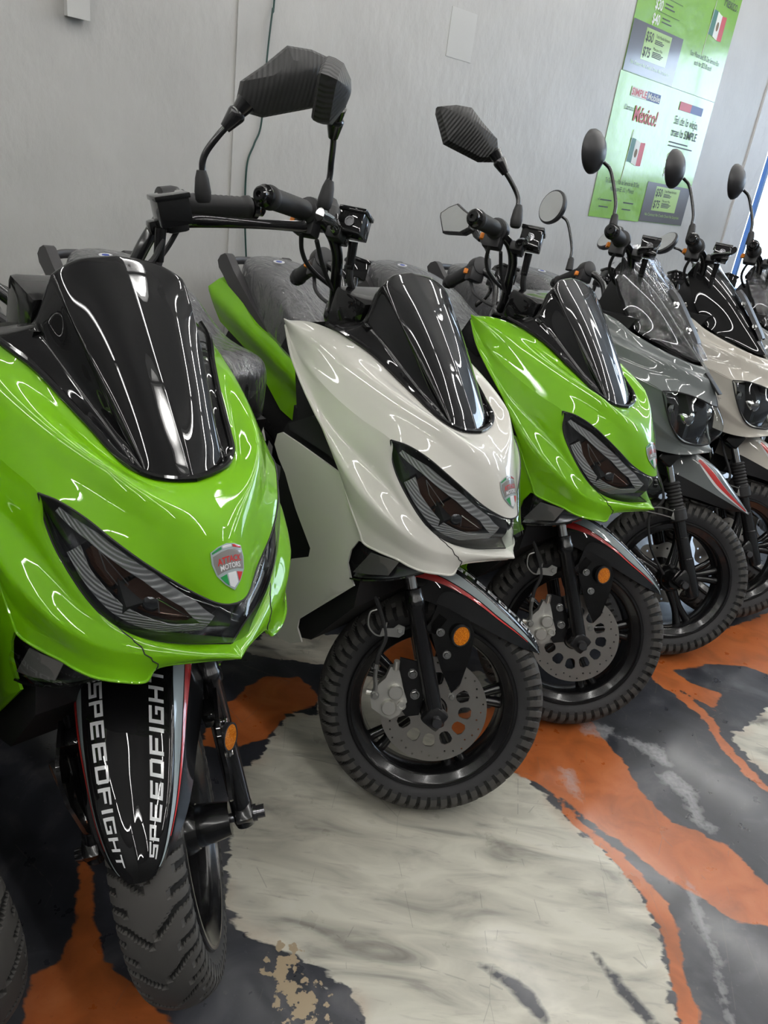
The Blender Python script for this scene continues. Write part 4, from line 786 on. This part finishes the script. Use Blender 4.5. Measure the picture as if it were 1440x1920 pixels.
    for sd, mf in (('r', lambda v: v), ('l', mir)):
        sg = P('turn_signal', 'turn_signal_'+sd, lambda: mf(gridVF(coons(top, bot, L_, Q_, 24, 10, lambda u, v: (.0, .024*math.sin(pi*v)*(1-u)+.010, -.0)))), DKC, angle=50)
        P('signal_reflector', 'signal_reflector_'+sd, lambda: mf(join(gridVF(coons([(-.066, -.205, .640), (-.040, -.196, .640)], [(-.096, -.211, .588), (-.062, -.203, .596)], [(-.066, -.205, .640), (-.096, -.211, .588)], [(-.040, -.196, .640), (-.062, -.203, .596)], 6, 6)), gridVF(coons([(-.040, -.196, .640), (-.015, -.182, .638)], [(-.062, -.203, .596), (-.03, -.187, .604)], [(-.040, -.196, .640), (-.062, -.203, .596)], [(-.015, -.182, .638), (-.03, -.187, .604)], 6, 6)))), SIGM, sg, solid=.002)
        P('signal_cover', 'signal_cover_'+sd, lambda: mf(gridVF(coons(top, bot, L_, Q_, 24, 10, lambda u, v: (.0, -.006*math.sin(pi*v)*(1-u), 0)))), LENS, sg)
        P('signal_tray', 'signal_tray_'+sd, lambda: mf(gridVF(np.array([crs(bot, 20), crs(bot, 20)+np.array((-.01, .02, -.012)), crs(bot, 20)+np.array((-.05, .10, -.004))]))), BLK, sg, solid=.003)
    P('inner_cover', 'inner_cover', lambda: join(prism([(-.10, .655), (-.12, .74), (-.20, .80), (-.26, .842), (-.34, .808), (-.350, .79), (-.345, .60), (-.32, .37), (-.24, .358), (-.20, .372), (-.10, .50), (-.095, .56)], .186), prism([(-.02, .66), (.02, .72), (-.06, .82), (-.19, .90), (-.36, .97), (-.42, .93), (-.39, .80), (-.36, .60), (-.2, .60)], .115), prism([(-.08, .70), (-.10, .78), (-.2, .855), (-.27, .890), (-.32, .90), (-.33, .80), (-.2, .70)], .160)), MATT, angle=30)
    LR(P, 'knee_pocket', 'knee_pocket', lambda: (join(plate([(-.165, .770), (-.205, .785), (-.318, .800), (-.322, .812), (-.262, .845), (-.205, .83), (-.185, .80)], (), .012, lambda u, v, w: (u, -.196+w, v)))), SAT, angle=30)
    P('dashboard', 'dashboard', lambda: join(box((-.293, 0, 1.028), (.085, .235, .085), .012, Matrix.Rotation(.25, 3, 'Y')), prism([(-.25, .97), (-.22, 1.02), (-.30, 1.015), (-.42, .985), (-.45, .93), (-.38, .90)], .125), lathe([(0, .05), (.01, .045), (.012, 0)], (-.36, 0, 1.02), (-.5, 0, 1), 24)), BLK, angle=30)
    P('ignition_lock', 'ignition_lock', lambda: join(lathe([(0, .014), (.016, .014), (.018, .011), (.018, 0)], (-.385, -.10, .868), (-1, -.2, .3), 16), box((-.41, -.104, .875), (.012, .004, .024), .002)), SAT)
    M = steer_m(steer); steering_group(root, M, 1, phi, pname, None, XR)
    rear_group(root, rearpaint or paint, rname or pname)
    return root

SIGM = mat('signal_bulb_holder', (.22, .21, .20), .3, .5)
R_ = math.radians
scooter_one((-.2657, .9022, .0116, -.7261, .0324), -.6153, G, 'green', (0, 0), 'green scooter nearest the camera, front wheel turned to point down the photo, lettered black fender')
scooter_one((.1484, 1.3447, -.0038, -.6639, .0406), .753, WHT, 'white', (0, R_(-15)), 'pearl white scooter with a glossy black windshield between the two green ones', XR=(R_(4), R_(24)))
scooter_one((.5194, 1.7164, -.0073, -.6992, .0425), .756, G, 'green', (R_(-75), R_(-38)), 'green scooter standing between the pearl white scooter and the grey one')
scooter_one((-.629, .7322, .0, -.40, .0), -.04, G, 'green', (0, -1.), 'scooter cut off by the left photo edge, only its front tyre and fender tip showing')

# ------------------------------------------------------------------ the second kind of scooter, round mirrors and two angular headlights
U2 = [(-.470, -.175, 1.010), (-.336, -.162, .992), (-.270, -.138, .960), (-.200, -.108, .934), (-.130, -.055, .910), (-.095, 0, .900)]
T2 = [(-.131, -.152, .828), (-.095, -.122, .832), (-.058, -.068, .822), (-.030, -.022, .806), (-.022, 0, .802)]
M2 = [(-.480, -.205, .900), (-.360, -.205, .886), (-.250, -.188, .860)]+T2
L2 = [(-.131, -.152, .828), (-.104, -.146, .775), (-.078, -.130, .730), (-.052, -.100, .698), (-.022, -.045, .690), (-.012, 0, .690)]
Q2 = M2[:3]+L2
B2 = [(-.430, -.205, .720), (-.310, -.203, .700), (-.210, -.185, .682), (-.150, -.168, .672), (-.110, -.150, .664), (-.072, -.125, .660), (-.036, -.090, .662), (-.008, -.040, .670), (.004, 0, .672)]
SC2 = [
 [(-.385, 0, 1.178), (-.31, 0, 1.125), (-.235, 0, 1.066), (-.165, 0, .992), (-.100, 0, .915)],
 [(-.383, -.05, 1.172), (-.308, -.050, 1.118), (-.232, -.043, 1.058), (-.165, -.031, .984), (-.101, -.008, .914)],
 [(-.372, -.084, 1.160), (-.302, -.078, 1.098), (-.230, -.068, 1.036), (-.168, -.048, .968), (-.104, -.014, .913)],
 [(-.374, -.110, 1.146), (-.312, -.108, 1.072), (-.247, -.094, 1.005), (-.180, -.069, .953), (-.109, -.022, .912)],
 [(-.378, -.138, 1.116), (-.332, -.140, 1.036), (-.277, -.120, .970), (-.200, -.096, .942), (-.116, -.032, .911)]]
def smooth_net(S, n):
    S = S.copy()
    for _ in range(n): S[1:-1, 1:-1] = .25*(S[:-2, 1:-1]+S[2:, 1:-1]+S[1:-1, :-2]+S[1:-1, 2:]); S[0, 1:-1] = .5*(S[0, :-2]+S[0, 2:])
    return S
def scooter_two(pose, steer, paint, pname, phi, label, wrap, tiltL=0.):
    root = empty('scooter', body_m(*pose)); thing(root, label, 'scooter', 'scooters parked in a row along the wall')
    P = lambda n, key, VF, m, par=root, **k: part(n, mesh(key, VF, m, **k), par)
    def hoodb(u, v):
        f = .016*max(0, 1-abs(v-.58)/.20)*max(0, 1-abs(u-.55)/.45); g = -.010*max(0, 1-abs(v-.30)/.2)*(1-abs(u-.6)); k = math.sin(pi*v)*.012
        return (.4*(f+g+k), -.5*(f+g+k)*(1-u), .8*(f+g+k))
    H2 = coons(U2, M2, [U2[0], (-.482, -.198, .955), M2[0]], [(-.095, 0, .900), (-.062, 0, .862), (-.022, 0, .802)], 61, 29, hoodb)
    def chb(u, v):
        f = .020*max(0, 1-abs(v-.42)/.24)*max(0, 1-u*1.3); return (.2*f, -f-.006*math.sin(pi*v)*(1-u), 0)
    C2 = coons(Q2, B2, [Q2[0], (-.46, -.215, .80), B2[0]], [(-.012, 0, .690), (.002, 0, .680), (.004, 0, .672)], 61, 25, chb)
    cw = P('front_cowl', 'cowl2_'+pname, lambda: both(join(gridVF(H2), gridVF(C2))), paint, solid=.003, angle=30)
    P('nose_inlet', 'nose_inlet', lambda: box((-.052, 0, .862), (.075, .026, .006), .002, Matrix.Rotation(.72, 3, 'Y')), MATT, cw)
    P('model_lettering', 'model_lettering', lambda: xf_text2(C2), GYD, cw, smooth=False)
    sg = .25*net(SC2, 41, 41)+.75*smooth_net(net(SC2, 41, 41), 160)
    sc = P('windshield', 'screen2', lambda: both(gridVF(sg)), BLK, solid=.003, angle=30)
    P('centre_ridge', 'centre_ridge', lambda: both(gridVF(np.array([[np.array(p)+np.array(o) for p in crs([(-.255, 0, 1.084), (-.225, 0, 1.058), (-.150, 0, .972), (-.135, 0, .952)], 20)] for o in ((.010, 0, .010), (.010, -.014, .008), (.003, -.022, .001))]))), SAT, sc, solid=.002)
    for q, bp_ in enumerate(((-.214, -.030, 1.052), (-.160, -.024, .990))): LR(P, 'screen_bolt', 'screen_bolt_%d' % q, lambda: hexbolt(bp_, (.8, -.3, .6), .007, .008), CHR, sc)
    if wrap:
        wg = sg.copy(); 
        for i in range(wg.shape[0]):
            for j in range(wg.shape[1]):
                wg[i, j] += np.array((.008+.003*math.sin(i*.9+j*.3), -.006*(i/40), .006+.002*math.sin(j*1.3+i*.5)))
        top = wg[:, 0]; lip = np.array([top+np.array((-.03, 0, -.01)), top+np.array((-.012, 0, .010)), top])
        P('cling_wrap', 'cling_wrap', lambda: both(join(gridVF(wg), gridVF(lip))), WRAPC, sc, angle=80)
    # headlights
    Lf = lambda off, bul: coons(T2, L2, [T2[0], (-.1312, -.152, .827), L2[0]], [T2[-1], (-.004, 0, .745), L2[-1]], 31, 21, lambda u, v: ((bul*math.sin(pi*v)*(.4+.6*u)-off)*.9, -bul*math.sin(pi*v)*(1-u)+off*.5*(1-u), 0))
    D1, D2 = Lf(.034, 0), Lf(0, .022)
    hl = P('headlight', 'headlight2', lambda: both(join(gridVF(D1), gridVF(np.array([D2[0], D1[0]])), gridVF(np.array([D2[-1], D1[-1]])))), DKC, angle=40)
    LR(P, 'lamp_projector', 'projector2', lambda: (join(lathe([(-.03, .026), (0, .024), (.008, .018), (.012, .008), (.013, 0)], tuple(D1[10, 17]+np.array((.012, 0, 0))), (1, -.3, 0), 22), lathe([(-.02, .014), (0, .012), (.006, 0)], tuple(D1[12, 9]+np.array((.012, 0, 0))), (1, -.5, 0), 14))), CHR, hl)
    P('headlight_cover', 'cover2', lambda: both(gridVF(D2)), LENS, hl, angle=60)
    LR(P, 'headlight_edge', 'edge2', lambda: (join(tube(T2, .0022, 6, 30), tube(L2, .0022, 6, 30))), MATT, hl)
    P('inner_cover', 'inner2', lambda: join(prism([(-.14, .67), (-.16, .76), (-.28, .86), (-.44, .88), (-.44, .36), (-.30, .34), (-.28, .46), (-.18, .60)], .175), prism([(-.06, .68), (-.06, .78), (-.12, .88), (-.30, .93), (-.46, .98), (-.46, .70), (-.2, .60)], .09)), MATT, angle=30)
    P('dashboard', 'dash2', lambda: join(box((-.36, 0, 1.03), (.12, .20, .10), .02, Matrix.Rotation(.3, 3, 'Y')), prism([(-.30, .94), (-.27, 1.0), (-.44, 1.0), (-.5, .93)], .14)), MATT, angle=30)
    M = steer_m(steer)
    steering_group(root, M, 2, phi, pname, paint, None, tiltL)
    rear_group(root, paint, pname)
    return root
def xf_text2(C2):
    V, F = text_vf('SAMURAIX', 1., 0, .1); V, F = split_long((V, F), .3); w = max(v[0] for v in V); out = []
    s_ = 1 if surf_at(C2, .35, .2)[1][1] < 0 else -1
    for x, y, z in V:
        p, n = surf_at(C2, .20+.22*x/w, .34-.075*y); p = p+n*s_*.0012; out.append(tuple(p))
    return out, F
PD = (.9044, 2.1314, -.0073, -.6992, .0425)
scooter_two(PD, .756, GRY, 'grey', (0, 0), 'grey scooter with round mirrors, its black windshield wrapped in clinging plastic', True)
scooter_two((PD[0]+.31, PD[1]+.30, *PD[2:]), .756, BEI, 'beige', (0, 0), 'beige scooter with an unwrapped dark windshield, next beyond the grey one', False, R_(50))
scooter_two((PD[0]+.60, PD[1]+.57, *PD[2:]), .756, GRY, 'grey', (0, 0), 'scooter farthest along the row, only handlebar, round mirror and wrapped screen edge showing', True, R_(50))

# ------------------------------------------------------------------ things on the wall
def wl(s, z, d): return tuple(room(s, d, z))
def wrect(s0, z0, s1, z1, d): return ([wl(s0, z0, d), wl(s1, z0, d), wl(s1, z1, d), wl(s0, z1, d)], [(0, 1, 2, 3)])
def wtext(t, s, z, size, d, wmax=None, bold=0., align='LEFT', sh=0.):
    V, F = text_vf(t, size, bold*size, sh, align); k = 1.
    if wmax: k = wmax/max(1e-6, max(v[0] for v in V)-min(v[0] for v in V))
    return [wl(s+x*k, z+y, d) for x, y, _ in V], F
PG = mat('poster_green', (.20, .44, .035), .32, coat=.8, coatr=.10, bump=(5, .5, .02)); PGL = mat('poster_light_green', (.36, .56, .16), .32, coat=.8, coatr=.1)
PDK = mat('poster_dark', (.075, .070, .078), .3, coat=.8, coatr=.1); PINK = mat('poster_ink', (.03, .04, .03), .5); PW = mat('poster_white', (.75, .78, .72), .4); PR = mat('poster_red', (.48, .04, .05), .4); PB = mat('poster_blue', (.03, .06, .22), .4); PGN = mat('poster_flag_green', (.02, .14, .10), .4); PBR = mat('poster_brown', (.16, .10, .04), .5)
def sheet(s0, z0, s1, z1, d, name, wob=.0022):
    S = np.zeros((14, 12, 3))
    for i in range(14):
        for j in range(12):
            u, v = j/11, i/13; S[i, j] = wl(s0+(s1-s0)*u, z0+(z1-z0)*v, d+wob*(.3+.5*math.sin(u*7+v*2+s0)*math.sin(v*5+.5))*math.sin(pi*min(max(u, .0), 1)))
    return mesh(name, gridVF(S), PG, solid=.0006, angle=80)
def lines(s, z, w, n, dz, h, d): return join(*[wrect(s, z-dz*i, s+w*(.7+.3*((i*37) % 10)/10), z-dz*i+h, d) for i in range(n)])
def flag(o, s, z, w, h, d, key):
    def st(a, b):
        S = np.zeros((8, 6, 3))
        for i in range(8):
            for j in range(6):
                u = a+(b-a)*j/5; v = i/7; S[i, j] = wl(s+w*u, z+h*v-.035*h*8*u*.35+.03*h*math.sin(u*7), d)
        return gridVF(S)
    part('flag_green_band', mesh(key+'g', st(0, .34), PGN), o); part('flag_white_band', mesh(key+'w', st(.34, .68), PW), o); part('flag_red_band', mesh(key+'r', st(.68, 1), PR), o)
    c = [wl(s+w*.5+.014*math.cos(a), z+h*.42+.022*math.sin(a), d+.001) for a in np.linspace(0, 2*pi, 13)[:-1]]
    part('flag_emblem', mesh(key+'e', (c, [tuple(range(12))]), PBR), o); part('flag_pole', mesh(key+'p', tube([wl(s-.0068, z-.10, d), wl(s+.008, z+h+.04, d)], .0016, 6), PW), o)
def price_box(o, s, z, key, w=.25, h=.137):
    part('price_panel', mesh(key+'b', wrect(s, z, s+w, z+h, .0062), PGL), o)
    part('price_print', mesh(key+'t', join(wtext('$50', s+.0068, z+h*.60, .058, .0068, .070, .02), wtext('$75', s+.0068, z+h*.12, .058, .0068, .070, .02), wtext('Todo Mundo Ilimitado', s+.098, z+h*.80, .02, .0068, .14), lines(s+.098, z+h*.70, .10, 3, .0068, .004, .0068), wtext('Plan por Mes', s+.098, z+h*.40, .018, .0068, .09), lines(s+.098, z+h*.32, .12, 4, .0068, .004, .0068)), PINK, smooth=False), o)
PGRP = 'green price posters on the wall'
o = part('poster', sheet(3.71, 1.895, 4.205, 2.62, .003, 'poster_a')); thing(o, 'green poster with white 30 and 40 prices above a dark price panel, upper left one', 'poster', PGRP)
part('dark_panel', mesh('pa_dark', wrect(3.712, 1.897, 4.203, 2.116, .0055), PDK), o); price_box(o, 3.84, 1.965, 'pa')
part('price_lettering', mesh('pa_w', join(wtext('$30', 3.865, 2.188, .062, .0062, .07, .02), wtext('$40', 3.865, 2.126, .062, .0062, .07, .02)), PW, smooth=False), o)
part('small_print', mesh('pa_s', join(lines(3.955, 2.222, .11, 2, .016, .005, .0062), lines(3.955, 2.160, .11, 2, .016, .005, .0062), wrect(3.90, 2.182, 4.12, 2.184, .0062), wrect(3.90, 2.246, 4.12, 2.248, .0062)), PINK), o)
part('green_print', mesh('pa_g', wtext('No Contract No Credit Check No Surprises', 3.76, 1.933, .024, .0068, .38), PGL, smooth=False), o)
o = part('poster', sheet(4.205, 1.895, 4.71, 2.62, .003, 'poster_b', .0028)); thing(o, 'green poster with a flag over two lines of print, upper right one', 'poster', PGRP)
flag(o, 4.43, 2.185, .16, .115, .0068, 'pf1')
part('small_print', mesh('pb_s', join(wtext('Your Phone and 30-Day Service Plan', 4.30, 2.065, .034, .0068, .34, 0, 'LEFT'), wtext('each for $25.00 each!', 4.37, 2.030, .034, .0068, .20), wtext('México.', 4.52, 2.335, .07, .0068, .16)), PINK, smooth=False), o)
o = part('poster', sheet(3.70, 1.210, 4.205, 1.893, .003, 'poster_c')); thing(o, 'green poster reading México! above a flag, lower left one', 'poster', PGRP)
part('logo_band', mesh('pc_l', join(wrect(3.83, 1.80, 3.985, 1.842, .0062)), PW), o); part('logo_band', mesh('pc_l2', wrect(3.985, 1.80, 4.12, 1.842, .0062), PB), o)
part('logo_lettering', mesh('pc_lt', wtext('SIMPLE', 3.835, 1.806, .044, .0068, .145, .02), PR, smooth=False), o); part('logo_lettering', mesh('pc_lu', wtext('Mobile', 3.992, 1.806, .044, .0068, .12, .01), PW, smooth=False), o)
part('headline', mesh('pc_h', wtext('México!', 3.90, 1.695, .10, .0068, .235, .02), PR, smooth=False), o)
flag(o, 3.93, 1.500, .15, .115, .0068, 'pf2')
part('small_print', mesh('pc_s', join(wtext('Llama a', 3.80, 1.735, .035, .0068, .09), wtext('Tu Teléfono y Plan de Servicio de 30 Días', 3.78, 1.385, .034, .0068, .34), wtext('Hablar con EE. UU. y México!', 3.84, 1.350, .034, .0068, .24), wtext('✓', 3.745, 1.292, .03, .0068), lines(3.77, 1.296, .16, 1, .02, .006, .0068), lines(3.77, 1.262, .13, 1, .02, .006, .0068), lines(4.0, 1.296, .15, 1, .02, .006, .0068), lines(4.0, 1.262, .13, 1, .02, .006, .0068)), PINK, smooth=False), o)
o = part('poster', sheet(4.205, 1.215, 4.71, 1.893, .003, 'poster_d')); thing(o, 'green poster with a dark 50 and 75 price corner, lower right one', 'poster', PGRP)
part('dark_panel', mesh('pd_dark', wrect(4.207, 1.217, 4.708, 1.426, .0055), PDK), o); price_box(o, 4.31, 1.280, 'pd', .275, .130)
part('logo_band', mesh('pd_l', wrect(4.335, 1.805, 4.465, 1.846, .0062), PR), o); part('logo_band', mesh('pd_l2', wrect(4.465, 1.805, 4.60, 1.846, .0062), PB), o)
part('headline', mesh('pd_h', join(wtext('Sal de lo viejo,', 4.32, 1.735, .058, .0068, .27), wtext('trae lo SIMPLE', 4.32, 1.675, .058, .0068, .29, .01)), PINK, smooth=False), o)
part('price_lettering', mesh('pd_w', join(wtext('$25', 4.34, 1.545, .06, .0068, .07, .02), wtext('$40', 4.34, 1.470, .06, .0068, .07, .02)), PW, smooth=False), o)
part('small_print', mesh('pd_s', join(lines(4.32, 1.640, .30, 2, .018, .006, .0068), lines(4.43, 1.575, .13, 2, .018, .005, .0068), lines(4.43, 1.500, .13, 2, .018, .005, .0068)), PINK), o)
part('green_print', mesh('pd_g', wtext('No Contract No Credit Check No Surprises', 4.25, 1.25, .022, .0068, .40), PGL, smooth=False), o)

CABG = mat('dark_green_cable', (.0068, .045, .035), .45)
o = part('hanging_cable', mesh('hanging_cable', tube([wl(s, z, .008+.004*math.sin(z*9)) for s, z in ((1.65, 3.08), (1.655, 2.3), (1.648, 1.763), (1.642, 1.717), (1.630, 1.592), (1.624, 1.383), (1.601, 1.313), (1.577, 1.242), (1.577, 1.085), (1.590, .919), (1.605, .784), (1.60, .3), (1.60, .0))], .0032, 8, 120), CABG)); thing(o, 'thin dark green cable hanging down the pale wall behind the first mirror', 'cable')
BOXM = mat('painted_box', (.55, .55, .53), .5)
o = empty('junction_box', Matrix.Identity(4)); thing(o, 'small wall-painted electrical box at the top left of the wall', 'electrical box')
part('box_body', mesh('jbox', slab(.962, 1.018, 0, .03, 1.565, 1.75), BOXM, smooth=False), o); part('box_lid', mesh('jlid', slab(.958, 1.022, .03, .034, 1.562, 1.752), BOXM, smooth=False), o)
o = part('cover_plate', mesh('cover_plate', join(slab(2.475, 2.622, 0, .002, 1.735, 1.905)), BOXM, smooth=False)); thing(o, 'blank cover plate painted over in wall colour, high between the mirrors', 'cover plate')
